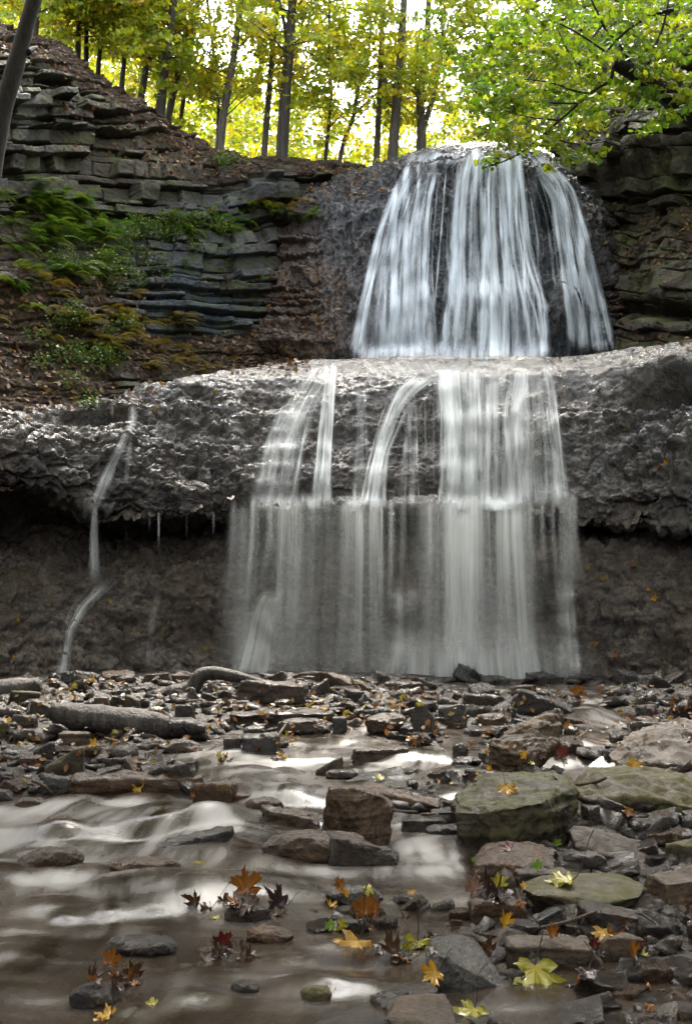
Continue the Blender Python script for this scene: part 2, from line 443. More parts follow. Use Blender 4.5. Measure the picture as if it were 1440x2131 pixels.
# -- middle ledge: lip, sloping face, rounded top, flat back
midcols = []
for px, rl, yl, ra, ya, rb, yb, rt, yt, yk in [
    (-420, 958, 13.95, 930, 13.9, 890, 14.3, 880, 14.9, 17.5),
    (-100, 983, 15.4, 950, 15.3, 895, 15.7, 878, 16.3, 18.5),
    (60, 998, 16.1, 960, 16.0, 895, 16.4, 868, 17.0, 19.5),
    (150, 1035, 16.4, 980, 16.3, 890, 16.8, 845, 17.5, 20.0),
    (240, 1064, 16.6, 1000, 16.6, 880, 17.3, 816, 18.1, 20.5),
    (400, 1070, 16.85, 1020, 16.95, 880, 17.7, 782, 18.8, 21.5),
    (520, 1064, 16.95, 1030, 17.15, 870, 17.9, 762, 19.2, 22.3),
    (640, 1060, 16.95, 1035, 17.3, 860, 18.0, 750, 19.4, 22.6),
    (760, 1060, 16.95, 1035, 17.3, 850, 18.0, 746, 19.4, 22.8),
    (900, 1060, 16.95, 1038, 17.3, 850, 17.9, 743, 19.4, 22.8),
    (1050, 1063, 16.9, 1035, 17.25, 850, 17.8, 742, 19.3, 22.8),
    (1160, 1068, 16.85, 1030, 17.05, 850, 17.6, 742, 19.1, 22.5),
    (1260, 1088, 16.65, 1040, 16.6, 850, 17.4, 735, 18.8, 22.0),
    (1340, 1096, 16.3, 1030, 16.2, 850, 17.1, 725, 18.4, 21.5),
    (1440, 1096, 16.0, 1020, 15.8, 840, 16.6, 714, 18.0, 21.0),
    (1620, 1092, 15.2, 1000, 15.0, 830, 15.8, 705, 17.2, 20.0),
    (1900, 1092, 13.9, 1000, 13.8, 830, 14.5, 700, 15.6, 18.0)]:
    top = at(px, rt, yt)
    midcols.append([(px, rl + 3, yl + .35), (px, rl, yl), (px, rl - 8, yl + .02), (px, ra, ya), (px, (ra * 2 + rb) / 3, (ya * 2 + yb) / 3 - .10), (px, (ra + rb * 2) / 3, (ya + yb * 2) / 3 - .14), (px, rb, yb),
                    (px, (rb + rt * 2) / 3 - 6, (yb + yt) / 2 - .05), (px, rt, yt), ('w', top[0] * (yt + 1.2) / yt, yt + 1.2, top[2] - .08), ('w', top[0] * yk / yt, yk, top[2] - .1)])
P = patch(midcols, 760, 380, 3, 150)
N = normals(P)
X, R = pix(P)
lm = (.45 + .75 * sstep(620, 420, X) + .6 * sstep(1180, 1300, X)) * (.60 + .40 * sstep(10, 150, R - np.interp(X, [-200, 60, 240, 400, 640, 1160, 1440], [870, 868, 818, 785, 752, 744, 716])))
d = .16 * fbm(P * [.8, .8, 1.0], 3, seed=21) + .09 * ridged(P * [1.7, 1.7, 1.5], 2, seed=24) + lm * (.085 * fbm(P * [4, 4, 5], 3, seed=28) + .030 * ridged(P * [6, 6, 8], 2, seed=26)) + .026 * fbm(P * 13, 3, seed=23) + .05 * np.tanh(3 * vnoise(np.stack([P[..., 0] * .25, P[..., 1] * .2, P[..., 2] * 4.5], -1), 27))
d += lm * (.10 * broken(P, 2.0, 3.0, 521) + .05 * broken(P, 5.0, 7.5, 531)) + .018 * broken(P, 11, 15, 541)
d = d * (.25 + .75 * sstep(20, 90, R - 735) + .25 * sstep(1200, 1350, X))
# stair-like steps left of the main strand, hollow under the left notch and at the right
step = np.exp(-((X - 580) / 60) ** 2) * sstep(840, 880, R) * sstep(1050, 1010, R)
d += step * .10 * np.abs(((R / 36.0) % 1) - .5) * 2
d -= .50 * np.exp(-((X - 215) / 75) ** 2 - ((R - 868) / 14) ** 2)
d -= .75 * np.exp(-((X - 1425) / 85) ** 2 - ((R - 815 - .10 * (1425 - X)) / 20) ** 2)
d += .25 * np.exp(-((X - 1425) / 90) ** 2 - ((R - 775) / 25) ** 2)
P = P + N * d[..., None]
tag(link('middle_ledge', P.reshape(-1, 3), grid_faces(*P.shape[:2]), M['ledge']), kind='structure'); add_bvh(P)

# -- upper travertine buttress
upcols = [
    [(450, 770, 23.4), (480, 700, 23.6), (520, 600, 23.9), (570, 500, 24.3), (620, 430, 24.7), (660, 390, 25.2), (680, 372, 25.7), (690, 370, 26.6)],
    [(540, 770, 22.6), (560, 700, 22.9), (590, 600, 23.3), (630, 500, 23.7), (680, 420, 24.2), (705, 385, 24.6), (725, 366, 25.2), (740, 364, 26.6)],
    [(640, 770, 22.0), (650, 700, 22.2), (670, 600, 22.7), (700, 500, 23.2), (740, 420, 23.7), (765, 370, 24.2), (785, 350, 24.9), (790, 346, 26.6)],
    [(740, 770, 21.6), (745, 700, 21.7), (760, 600, 22.2), (790, 500, 22.8), (830, 400, 23.4), (845, 348, 24.0), (855, 326, 24.8), (860, 322, 26.6)],
    [(850, 770, 21.4), (855, 700, 21.4), (865, 620, 21.9), (875, 500, 22.6), (890, 400, 23.3), (900, 342, 23.9), (915, 312, 24.7), (918, 308, 26.6)],
    [(960, 770, 21.2), (960, 700, 21.2), (962, 620, 21.6), (968, 590, 22.2), (978, 420, 23.1), (985, 335, 23.8), (995, 303, 24.6), (998, 298, 26.6)],
    [(1070, 770, 21.2), (1070, 700, 21.2), (1068, 620, 21.5), (1065, 590, 22.2), (1058, 420, 23.1), (1055, 335, 23.8), (1060, 303, 24.6), (1060, 299, 26.6)],
    [(1160, 770, 21.3), (1160, 700, 21.3), (1155, 630, 21.6), (1145, 580, 22.4), (1130, 450, 23.1), (1115, 360, 23.7), (1105, 318, 24.6), (1105, 312, 26.6)],
    [(1230, 770, 21.5), (1228, 700, 21.6), (1222, 620, 22.0), (1212, 540, 22.5), (1195, 440, 23.0), (1175, 376, 23.6), (1150, 342, 24.6), (1145, 335, 26.6)],
    [(1300, 770, 21.8), (1295, 700, 22.0), (1285, 620, 22.5), (1270, 540, 22.9), (1245, 450, 23.4), (1215, 392, 24.0), (1190, 365, 24.9), (1185, 360, 26.6)],
    [(1370, 770, 22.6), (1365, 700, 22.9), (1350, 620, 23.4), (1330, 540, 23.8), (1300, 450, 24.4), (1260, 410, 25.0), (1235, 385, 25.7), (1230, 380, 26.8)]]
P = patch(upcols, 560, 520, 2, 150)
N = normals(P)
X, R = pix(P)
Ps = P * [3.2, 3.2, .55]
we = np.clip(sstep(700, 600, X) + sstep(1215, 1290, X), 0, 1)
d = .14 * fbm(P * [.8, .8, .7], 3, seed=41) + (.14 * ridged(Ps, 3, seed=44) + .05 * ridged(P * [9, 9, 1.6], 2, seed=48)) * (1 - .5 * we) + .030 * fbm(P * [11, 11, 6], 3, seed=43)
d -= .40 * np.exp(-((X - 1140) / 16) ** 2 - ((R - 445) / 45) ** 2)
d += .30 * np.exp(-((X - 1165) / 32) ** 2 - ((R - 655) / 45) ** 2)
d += .22 * np.exp(-((X - 835) / 55) ** 2 - ((R - 655) / 45) ** 2) + .25 * np.exp(-((X - 1050) / 90) ** 2 - ((R - 635) / 40) ** 2)
d += .045 * broken(P, 6, 2.4, 551) + we * .05 * broken(P, 3, 5, 561)
d += we * (strata(P, 0, 46, .8, .07, .28) + .10 * fbm(P * 3, 3, seed=49))
d *= .35 + .65 * sstep(300, 350, R)
P = P + N * d[..., None]
blue = np.exp(-((X - 1000) / 330) ** 2) * sstep(330, 420, R) * .6
rust = np.clip(np.exp(-((X - 610) / 130) ** 2) * sstep(420, 640, R) * .9 + we * .5, 0, 1)
tag(link('upper_cliff', P.reshape(-1, 3), grid_faces(*P.shape[:2]), M['upper'], attrs={'blue': blue, 'rust': rust}), kind='structure'); add_bvh(P)

# -- left gorge wall
leftcols = [
    [(-520, 960, 12.5), (-520, 800, 13.6), (-520, 620, 14.8), (-520, 470, 15.8), (-520, 440, 16.0), (-520, 300, 16.1), (-520, 150, 16.3), (-520, 20, 16.6), (-520, -60, 17.4), (-520, -140, 19.0), (-520, -160, 22)],
    [(-200, 920, 14.5), (-200, 790, 15.6), (-200, 620, 16.8), (-200, 470, 17.7), (-200, 430, 17.9), (-200, 300, 18.0), (-200, 160, 18.2), (-200, 60, 18.4), (-200, -10, 19.2), (-200, -60, 20.6), (-200, -75, 24)],
    [(0, 890, 16.3), (0, 780, 17.2), (0, 620, 18.4), (0, 460, 19.5), (0, 420, 19.7), (0, 300, 19.8), (0, 190, 19.9), (0, 130, 20.1), (0, 90, 20.5), (0, 62, 21.2), (0, 55, 24)],
    [(110, 870, 17.3), (110, 770, 18.1), (110, 640, 19.0), (110, 520, 20.0), (110, 430, 20.9), (110, 300, 21.1), (110, 210, 21.2), (110, 160, 21.4), (110, 120, 21.8), (110, 88, 22.5), (105, 82, 25)],
    [(220, 850, 18.2), (220, 775, 18.9), (220, 700, 19.6), (220, 600, 20.6), (220, 470, 21.5), (220, 430, 21.8), (220, 340, 21.9), (220, 270, 22.1), (220, 215, 22.6), (220, 172, 23.3), (215, 166, 26)],
    [(310, 830, 19.4), (310, 770, 19.9), (310, 725, 20.5), (310, 690, 21.2), (310, 580, 21.7), (310, 490, 22.0), (310, 440, 22.4), (310, 340, 22.6), (310, 280, 23.2), (310, 222, 24.0), (305, 216, 27)],
    [(400, 810, 20.5), (400, 765, 20.9), (400, 725, 21.4), (400, 700, 22.0), (400, 600, 22.3), (400, 500, 22.6), (400, 450, 23.0), (400, 390, 23.1), (400, 345, 23.6), (400, 300, 24.4), (395, 294, 27)],
    [(500, 790, 21.4), (500, 755, 21.8), (500, 715, 22.3), (500, 690, 22.8), (500, 600, 23.0), (500, 500, 23.3), (500, 445, 23.7), (500, 390, 23.9), (500, 360, 24.2), (500, 336, 24.9), (498, 332, 28)],
    [(570, 790, 22.2), (570, 755, 22.5), (570, 715, 22.9), (570, 690, 23.2), (570, 600, 23.5), (570, 500, 23.9), (570, 440, 24.3), (575, 395, 24.5), (580, 365, 24.7), (585, 343, 25.3), (585, 340, 28)],
    [(640, 790, 23.2), (640, 755, 23.5), (640, 715, 23.8), (645, 690, 24.0), (650, 600, 24.3), (655, 500, 24.7), (660, 440, 24.9), (665, 395, 25.0), (670, 368, 25.1), (670, 347, 25.6), (670, 344, 28)],
    [(760, 790, 24.2), (760, 755, 24.5), (760, 715, 24.8), (760, 690, 25.0), (760, 600, 25.3), (760, 500, 25.4), (760, 440, 25.4), (760, 395, 25.5), (760, 370, 25.5), (760, 347, 25.8), (760, 344, 28)]]
P = patch(leftcols, 640, 700, 2, 150)
N = normals(P)
X, R = pix(P)
soil = sstep(.40, .62, N[..., 2]) * sstep(.42, .52, .5 + .35 * fbm(P * 1.3, 3, seed=60) + .12)
top = np.interp(X, [-500, 0, 110, 220, 310, 400, 470, 760], [20, 112, 142, 212, 280, 345, 350, 352])
soil = np.maximum(soil, sstep(12, -18, R - top))
ns = N.copy(); ns[..., 2] *= .3; ns /= np.linalg.norm(ns, axis=-1, keepdims=True)
big = .28 * fbm(P * [.45, .45, .6], 3, seed=61)
d = big + strata(P, 0, 63, 1.0, .035, .22) * (1 - soil * .75) * (.55 + .55 * sstep(470, 400, R) + .2) + soil * (.14 * fbm(P * 2.2, 4, seed=66) + .06 * fbm(P * 9, 3, seed=67)) + .02 * fbm(P * 14, 3, seed=68)
P = P + ns * d[..., None]
blue = np.exp(-((X - 400) / 150) ** 2 - ((R - 620) / 150) ** 2) + .5 * np.exp(-((X - 520) / 90) ** 2 - ((R - 410) / 50) ** 2)
rust = .3 * np.exp(-((X - 260) / 120) ** 2 - ((R - 340) / 70) ** 2)
tag(link('gorge_wall', P.reshape(-1, 3), grid_faces(*P.shape[:2]), M['cliff'], attrs={'soil': soil, 'blue': np.clip(blue, 0, 1), 'rust': rust}), kind='structure'); add_bvh(P)

# -- right gorge wall
rightcols = [
    [(1080, 790, 24.2), (1080, 700, 24.4), (1080, 600, 24.6), (1080, 500, 24.9), (1080, 440, 25.1), (1080, 400, 25.3), (1080, 370, 25.5), (1080, 350, 25.7), (1080, 345, 28)],
    [(1190, 790, 23.0), (1190, 700, 23.3), (1190, 600, 23.7), (1185, 500, 24.0), (1180, 440, 24.4), (1178, 400, 24.7), (1175, 365, 24.9), (1170, 342, 25.4), (1170, 338, 28)],
    [(1260, 780, 22.0), (1260, 700, 22.4), (1260, 600, 22.9), (1258, 500, 23.4), (1256, 430, 24.0), (1255, 390, 24.2), (1252, 330, 24.3), (1250, 270, 24.6), (1250, 245, 27)],
    [(1340, 770, 20.8), (1340, 700, 21.3), (1340, 600, 21.8), (1340, 500, 22.3), (1340, 440, 22.9), (1340, 390, 23.0), (1338, 290, 23.2), (1335, 200, 23.4), (1330, 165, 26)],
    [(1430, 760, 19.6), (1430, 700, 20.0), (1430, 600, 20.6), (1430, 500, 21.1), (1430, 440, 21.6), (1430, 390, 21.8), (1430, 250, 21.9), (1430, 110, 22.2), (1425, 70, 25)],
    [(1560, 750, 18.0), (1560, 700, 18.3), (1560, 600, 18.8), (1560, 500, 19.3), (1560, 440, 19.8), (1560, 390, 20.0), (1560, 200, 20.1), (1560, -20, 20.4), (1550, -70, 23)],
    [(1900, 740, 15.5), (1900, 700, 15.7), (1900, 600, 16.1), (1900, 500, 16.5), (1900, 440, 16.9), (1900, 390, 17.0), (1900, 150, 17.1), (1900, -120, 17.4), (1890, -180, 20)]]
P = patch(rightcols, 420, 620, 2, 130)
N = normals(P); X, R = pix(P)
soil = sstep(.40, .62, N[..., 2]) * .8
ns = N.copy(); ns[..., 2] *= .3; ns /= np.linalg.norm(ns, axis=-1, keepdims=True)
d = .5 * fbm(P * [.7, .7, .9], 3, seed=81) + strata(P, 3, 83, 1.2, .09, .36, -1) * (1 - soil * .6) * (.45 + .55 * sstep(470, 420, R)) + soil * .12 * fbm(P * 3, 4, seed=86) + .025 * fbm(P * 13, 3, seed=88)
d -= .9 * np.exp(-((X - 1375) / 75) ** 2 - ((R - 645) / 16) ** 2)
P = P + ns * d[..., None]
tag(link('gorge_wall', P.reshape(-1, 3), grid_faces(*P.shape[:2]), M['cliffr'], attrs={'soil': soil, 'blue': soil * 0, 'rust': soil * 0 + .1}), kind='structure'); add_bvh(P)

# -- forest floor above the gorge, one sheet running back to the horizon
rim = [(-520, -150, 20.5), (-200, -70, 22), (0, 58, 22.5), (110, 85, 23.6), (220, 170, 24.4), (310, 220, 25), (400, 298, 25.5), (500, 335, 26), (670, 347, 26.4), (860, 330, 26.2), (1000, 305, 26.2), (1110, 318, 26.2), (1200, 340, 26), (1260, 250, 25.6), (1340, 172, 24.6), (1430, 75, 23.6), (1560, -60, 21.6), (1900, -170, 18.6)]
fcols = []
for q in rim:
    p = at(*q)
    fcols.append([('w', p[0], p[1], p[2] - .12), ('w', p[0] * 1.1, p[1] + 3, p[2]), ('w', p[0] * 1.4, p[1] + 12, p[2] + .4), ('w', p[0] * 3, p[1] + 60, p[2] + 2), ('w', p[0] * 14, p[1] + 400, p[2] + 8)])
P = patch(fcols, 160, 160, 1, 60)
P[..., 2] += .12 * fbm(P * .8, 3, seed=90)
tag(link('forest_ground', P.reshape(-1, 3), grid_faces(*P.shape[:2]), M['forest_floor']), kind='structure')

# ------------------------------------------------------------------ stream bed and water
def zw(x, y):
    """water level: low steps rising towards the fall"""
    w = .35 * vnoise(np.stack([x * .9, x * 0 + .5, x * 0], -1), 5) + .12 * vnoise(np.stack([x * 3.1, x * 0, x * 0 + .7], -1), 6)
    z = 0 * x
    for y0, h, wd, k in ((3.75, .025, .10, .6), (5.0, .045, .10, 1.0), (5.75, .035, .09, -.8), (6.9, .04, .10, 1.0), (8.2, .035, .12, -.7), (9.8, .035, .14, 1.0), (12.5, .04, .2, .8)):
        z = z + h * sstep(y0 - wd, y0 + wd, y + k * w)
    return z

gx = np.concatenate([np.linspace(-60, -16, 20), np.linspace(-15.5, -6, 60), np.linspace(-5.9, 5.9, 300), np.linspace(6, 15.5, 60), np.linspace(16, 60, 20)])
gy = np.concatenate([np.linspace(-25, 2, 50), np.linspace(2.05, 8, 300), np.linspace(8.05, 19.5, 240)])
GX, GY = np.meshgrid(gx, gy, indexing='ij')
pp = np.stack([GX, GY, GX * 0], -1)
bank = sstep(0, 6.5, np.abs(GX + .1) - np.interp(GY, [-25, 3, 18], [4.5, 3.6, 6.8])) * 36.0 * np.interp(GY, [-25, -12, 0], [.6, .8, 1])
# gravel bar: higher at the foot of the fall on both sides, lower along the channel
def blobs(PX, PR, L):
    m = 0 * PX
    for x, r, sx, sr, k in L: m = np.maximum(m, k * np.exp(-(((PX - x) / sx) ** 2 + ((PR - r) / sr) ** 2)))
    return m
# where the water runs, and where it runs white (laid out on the level of the stream)
RUN = [(560, 1600, 130, 40, 1), (600, 1655, 150, 40, 1), (300, 1740, 420, 65, 1), (0, 1730, 260, 60, 1), (880, 1580, 90, 32, 1), (800, 1510, 60, 18, .9), (1240, 1500, 70, 28, 1), (1150, 1590, 60, 12, .8),
       (450, 1850, 560, 80, 1), (330, 2010, 520, 110, 1), (880, 1765, 120, 55, 1), (1090, 1434, 230, 15, 1), (720, 1990, 270, 60, .9), (1050, 2095, 260, 40, 1), (700, 1545, 170, 16, .9), (400, 1575, 60, 14, .8), (960, 1545, 50, 30, .9), (930, 1480, 30, 34, .8), (100, 1550, 120, 10, .7), (1010, 1518, 90, 12, .9), (1225, 1455, 50, 18, .9), (1225, 1540, 80, 14, .9), (1190, 1592, 100, 12, .9), (730, 1503, 60, 14, .8), (640, 1535, 200, 12, .8), (560, 1570, 160, 16, .8), (1000, 1575, 60, 12, .9), (880, 1620, 60, 14, .8), (960, 1720, 60, 30, .7), (1290, 1760, 120, 10, .6), (420, 1545, 70, 8, .7), (1010, 1460, 50, 12, .8), (900, 1660, 60, 20, .7)]
WHITE = [(545, 1600, 100, 26, .8), (600, 1650, 120, 26, .75), (330, 1715, 220, 34, .75), (120, 1700, 240, 26, .6), (60, 1760, 200, 40, .5), (430, 1760, 140, 30, .65), (300, 1790, 320, 22, .6), (885, 1590, 70, 24, .6), (800, 1512, 45, 16, .7),
         (1240, 1492, 55, 26, .65), (640, 1800, 220, 16, .7), (860, 1800, 120, 20, .75), (880, 1765, 60, 34, .75), (960, 1790, 40, 26, .8), (1050, 1436, 220, 10, .75), (720, 1555, 120, 9, .6), (180, 1838, 260, 16, .5), (70, 1990, 130, 10, .5), (150, 1930, 200, 10, .5), (400, 2048, 130, 24, .5), (690, 2085, 90, 14, .5), (620, 1835, 170, 12, .5), (300, 1880, 160, 9, .5), (560, 2030, 120, 10, .5),
         (400, 1572, 50, 8, .6), (500, 1550, 60, 8, .4), (540, 1640, 50, 14, .9), (140, 1620, 60, 16, .4), (60, 2080, 150, 14, .5), (1050, 2085, 120, 9, .5), (930, 1475, 16, 30, .9), (1150, 1592, 80, 7, .6), (1010, 1517, 80, 8, .6), (1225, 1458, 40, 14, .8), (1230, 1540, 70, 9, .6), (730, 1503, 45, 10, .7), (640, 1537, 170, 7, .5), (560, 1570, 120, 9, .6), (1000, 1573, 45, 8, .7), (880, 1620, 45, 9, .6), (950, 1720, 40, 24, .6), (1290, 1762, 90, 6, .4), (1010, 1460, 35, 8, .6), (740, 1995, 140, 8, .5)]
XP, RP = pix(np.stack([GX, np.maximum(GY, .5), zw(GX, GY)], -1))
chan = np.where(GY > 1.5, np.clip(blobs(XP, RP, RUN) * 1.25, 0, 1), 1)
bar = np.interp(GY, [2, 4, 5.5, 7, 9, 12, 16], [.0, .01, .02, .03, .05, .08, .13])
BZ = zw(GX, GY) + bar * (1 - chan) - .10 * chan + .05 * fbm(pp * 1.6, 4, seed=101) + .03 * fbm(pp * 5, 3, seed=102) + .3 * bank * (1 + .25 * fbm(pp * .5, 3, seed=103))
Pbed = np.stack([GX, GY, BZ], -1)
tag(link('ground', Pbed.reshape(-1, 3), grid_faces(*Pbed.shape[:2]), M['bed']), kind='structure')
Psurf = Pbed.copy(); Psurf[..., 2] = np.maximum(BZ, zw(GX, GY) - .012)
BEDBVH = BVHTree.FromPolygons(Psurf.reshape(-1, 3).tolist(), grid_faces(*Pbed.shape[:2]).tolist())

def bed_hit(px, row):
    d = ray(px, row); d = d / np.linalg.norm(d)
    r = BEDBVH.ray_cast(Vector((0, 0, CAMZ)), Vector(d))
    return np.array(r[0]) if r[0] is not None else at(px, row, 16.5)

# ------------------------------------------------------------------ stones
def tri_sub(V, T):
    E = np.sort(np.concatenate([T[:, [0, 1]], T[:, [1, 2]], T[:, [2, 0]]]), axis=1)
    U, inv = np.unique(E, axis=0, return_inverse=True); inv = inv.ravel()
    n = len(V); V2 = np.concatenate([V, (V[U[:, 0]] + V[U[:, 1]]) / 2])
    m = len(T); a, b, c = inv[:m] + n, inv[m:2 * m] + n, inv[2 * m:] + n
    T2 = np.concatenate([np.stack([T[:, 0], a, c], 1), np.stack([a, T[:, 1], b], 1), np.stack([c, b, T[:, 2]], 1), np.stack([a, b, c], 1)])
    return V2, T2

def lap(V, T, it, lam=.5):
    e = np.concatenate([T[:, [0, 1]], T[:, [1, 2]], T[:, [2, 0]]])
    for _ in range(it):
        S = np.zeros_like(V); c = np.zeros(len(V))
        np.add.at(S, e[:, 0], V[e[:, 1]]); np.add.at(c, e[:, 0], 1)
        V = V + lam * (S / c[:, None] - V)
    return V

def vnorm(V, T):
    fn = np.cross(V[T[:, 1]] - V[T[:, 0]], V[T[:, 2]] - V[T[:, 0]])
    n = np.zeros_like(V)
    for k in range(3): np.add.at(n, T[:, k], fn)
    return n / (np.linalg.norm(n, axis=1, keepdims=True) + 1e-12)

def hull_mesh(pts, levels, size, seed, rough=1.0, soft=2, bedding=0.0):
    bm = bmesh.new()
    for p in pts: bm.verts.new(p)
    r = bmesh.ops.convex_hull(bm, input=bm.verts)
    bmesh.ops.delete(bm, geom=[v for v in bm.verts if not v.link_faces], context='VERTS')
    bmesh.ops.triangulate(bm, faces=bm.faces)
    bm.verts.ensure_lookup_table(); bm.normal_update()
    V = np.array([v.co[:] for v in bm.verts]); T = np.array([[v.index for v in f.verts] for f in bm.faces])
    bm.free()
    # even out long thin faces first
    target = size / 9
    for _ in range(levels):
        V, T = tri_sub(V, T)
    V = lap(V, T, soft)
    n = vnorm(V, T)
    q = V / size
    off = .050 * fbm(q * 3.2, 3, seed=seed) + .028 * ridged(q * 7, 2, seed=seed + 3) + .016 * fbm(q * 20, 3, seed=seed + 5)
    if bedding: off = off + bedding * .02 * np.tanh(3 * vnoise(np.stack([q[:, 0] * .8, q[:, 1] * .8, q[:, 2] * 16], -1), seed + 7))
    return V + n * (off * rough * size)[:, None], T

def rock_points(kind, rng):
    """points in a unit box (x,y in -1..1, z in 0..1)"""
    j = lambda s: rng.uniform(-s, s)
    pts = []
    if kind == 'round':
        for _ in range(60):
            v = rng.normal(size=3); v /= np.linalg.norm(v)
            v = np.sign(v) * np.abs(v) ** .75
            pts.append((v[0] * (1 + j(.06)), v[1], .45 + .55 * v[2]))
    elif kind == 'pyr':
        pk = j(.3)
        pts = [(-1, -.7, 0), (1, -.8, 0), (.9, .8, 0), (-.9, .8, 0), (pk, j(.2), 1), (pk + .2, .2, .93), (-.7, -.6, .25), (.75, -.5, .3)]
    else:
        top = {'block': .85, 'slab': .9, 'wedgel': .8, 'wedger': .8}[kind]
        for sx in (-1, 1):
            for sy in (-1, 1):
                for z in (0, 1):
                    k = 1 - rng.uniform(0, .28)
                    zz = z * top + (j(.12) if z else 0)
                    if kind == 'wedgel' and z: zz = .98 if sx < 0 else .35 + j(.1)
                    if kind == 'wedger' and z: zz = .98 if sx > 0 else .35 + j(.1)
                    pts.append((sx * (k if z else rng.uniform(.85, 1)) , sy * rng.uniform(.7, 1), zz))
        for _ in range(5):
            a = rng.uniform(0, 6.28)
            pts.append((math.cos(a) * rng.uniform(.8, 1), math.sin(a) * rng.uniform(.8, 1), rng.uniform(.2, .75)))
    return np.array(pts)

ROCKV = []   # for resting leaves and water
HUMPS = []   # stones the water runs over

def reg(o, V, T):
    ROCKV.append((V, T))

def base_object(name, V, T, mat, label, cat, group=None):
    c = np.array([(V[:, 0].min() + V[:, 0].max()) / 2, (V[:, 1].min() + V[:, 1].max()) / 2, V[:, 2].min()])
    o = link(name, V - c, T, mat); o.location = c
    tag(o, label, cat, group); reg(o, V, T)
    return o

def rock(x0, x1, r0, r1, kind, mat, label, name='stone', depth=.7, sink=.12, seed=None, tilt=0.0, rough=1.0, yaw=None, hump=0):
    seed = seed if seed is not None else int(x0 * 7 + r0 * 3) % 9999
    rng = np.random.default_rng(seed)
    b = bed_hit((x0 + x1) / 2, r1); Y = b[1]
    w = (x1 - x0) / F * Y * 1.0; h = max((r1 - r0) / F * Y * .92, .02)
    dp = max(w * depth * .5, h * .4)
    pts = rock_points(kind, rng)
    pts[:, 0] *= w / 2; pts[:, 1] *= dp; pts[:, 2] = pts[:, 2] * h * (1 + sink) - h * sink
    a = yaw if yaw is not None else rng.uniform(-.25, .25)
    ca, sa = math.cos(a), math.sin(a)
    pts = np.stack([pts[:, 0] * ca - pts[:, 1] * sa, pts[:, 0] * sa + pts[:, 1] * ca, pts[:, 2]], 1)
    if tilt:
        ct, st = math.cos(tilt), math.sin(tilt)
        pts = np.stack([pts[:, 0] * ct - pts[:, 2] * st, pts[:, 1], pts[:, 0] * st + pts[:, 2] * ct], 1)
    # keep the silhouette width asked for
    sp = pts[:, 0].max() - pts[:, 0].min(); pts[:, 0] *= w / sp
    px = (x0 + x1) / 2
    c = np.array([(px - CX) / F * Y * 1.01, Y + dp * .75, b[2]])
    c[0] *= (Y + dp * .5) / Y
    lv = 4 if (x1 - x0) > 90 else 3
    V, T = hull_mesh(pts, lv, max(w, h) , seed, rough * (.9 if kind != 'round' else .6), 1 if kind != 'round' else 4, bedding=.6 if kind in ('slab', 'block') else 0)
    V = V + c
    if hump: HUMPS.append((c[0], c[1], w, dp, b[2] + h))
    return base_object(name, V, T, M[mat], label, 'rock')

def rock_outline(pts, mat, label, Y=None, thick=.3, name='boulder', seed=1, baserow=None, levels=5, rough=1.0, soft=1, dz=0):
    """pts: (px,row,depth behind the front) corner points; thick: depth of the unseen back"""
    br = baserow or max(p[1] for p in pts); bx = np.mean([p[0] for p in pts])
    if Y is None: Y = bed_hit(bx, br)[1]
    W = np.array([at(p[0], p[1], Y + p[2]) for p in pts]); W[:, 2] += dz
    c = W.mean(0)
    back = c + (W - c) * [.92, 1, .9]; back[:, 1] = np.maximum(W[:, 1], Y) + thick
    back[:, 2] = np.minimum(back[:, 2], W[:, 2].max() - .02)
    low = W.copy(); low = low[low[:, 2] < c[2]]; low[:, 2] -= .05
    A = np.concatenate([W, back, low])
    size = np.ptp(W[:, 0])
    V, T = hull_mesh(A - c, levels, size, seed, rough, soft, bedding=.5)
    return base_object(name, V + c, T, M[mat], label, 'rock')

# the big ones, corner by corner
rock_outline([(684, 1642, .02), (730, 1640, 0), (758, 1646, .06), (797, 1662, .10), (818, 1682, .12), (806, 1768, .08), (782, 1762, .02), (735, 1740, -.02), (670, 1735, .05), (676, 1690, .05), (728, 1700, -.05)], 'brown',
             'tall upright brown block standing alone in the white water', thick=.22, seed=11, rough=.75)
rock_outline([(955, 1675, .10), (965, 1668, .25), (1012, 1626, .42), (1100, 1612, .5), (1188, 1618, .5), (1197, 1640, .38), (1130, 1668, .02), (1075, 1680, -.02), (1000, 1690, 0), (950, 1694, .05), (962, 1716, .03), (990, 1776, .03), (1060, 1772, 0), (1150, 1762, .08), (1190, 1710, .28)], 'mossy',
             'big squarish block with a flat mossy top holding one yellow leaf', thick=.25, seed=12, rough=.8)
rock_outline([(1030, 1535, .10), (1075, 1520, .18), (1150, 1487, .30), (1165, 1500, .30), (1158, 1545, .16), (1110, 1578, 0), (1060, 1560, -.02), (1022, 1552, .05), (1020, 1595, .08), (1045, 1610, .03), (1100, 1605, .06), (1130, 1575, .14)], 'dry',
             'tilted brown boulder leaning with rough dry top and black underside', thick=.15, seed=13, rough=1.1)
rock_outline([(1200, 1655, .18), (1245, 1622, .28), (1300, 1606, .36), (1380, 1615, .40), (1480, 1640, .40), (1510, 1662, .3), (1480, 1690, .05), (1400, 1690, .02), (1330, 1660, .0), (1280, 1680, .02), (1230, 1668, .06)], 'mossy',
             'broad green-tinged boulder with a ridged top beside the flat mossy block', thick=.3, seed=14, rough=.8)
rock_outline([(1288, 1590, .08), (1318, 1556, .2), (1380, 1525, .45), (1460, 1508, .55), (1560, 1520, .55), (1560, 1600, .1), (1440, 1605, 0), (1360, 1590, .02), (1320, 1600, .02)], 'dry',
             'large tan boulder cut by the picture edge under a drift of orange leaves', thick=.4, seed=15, rough=.8)
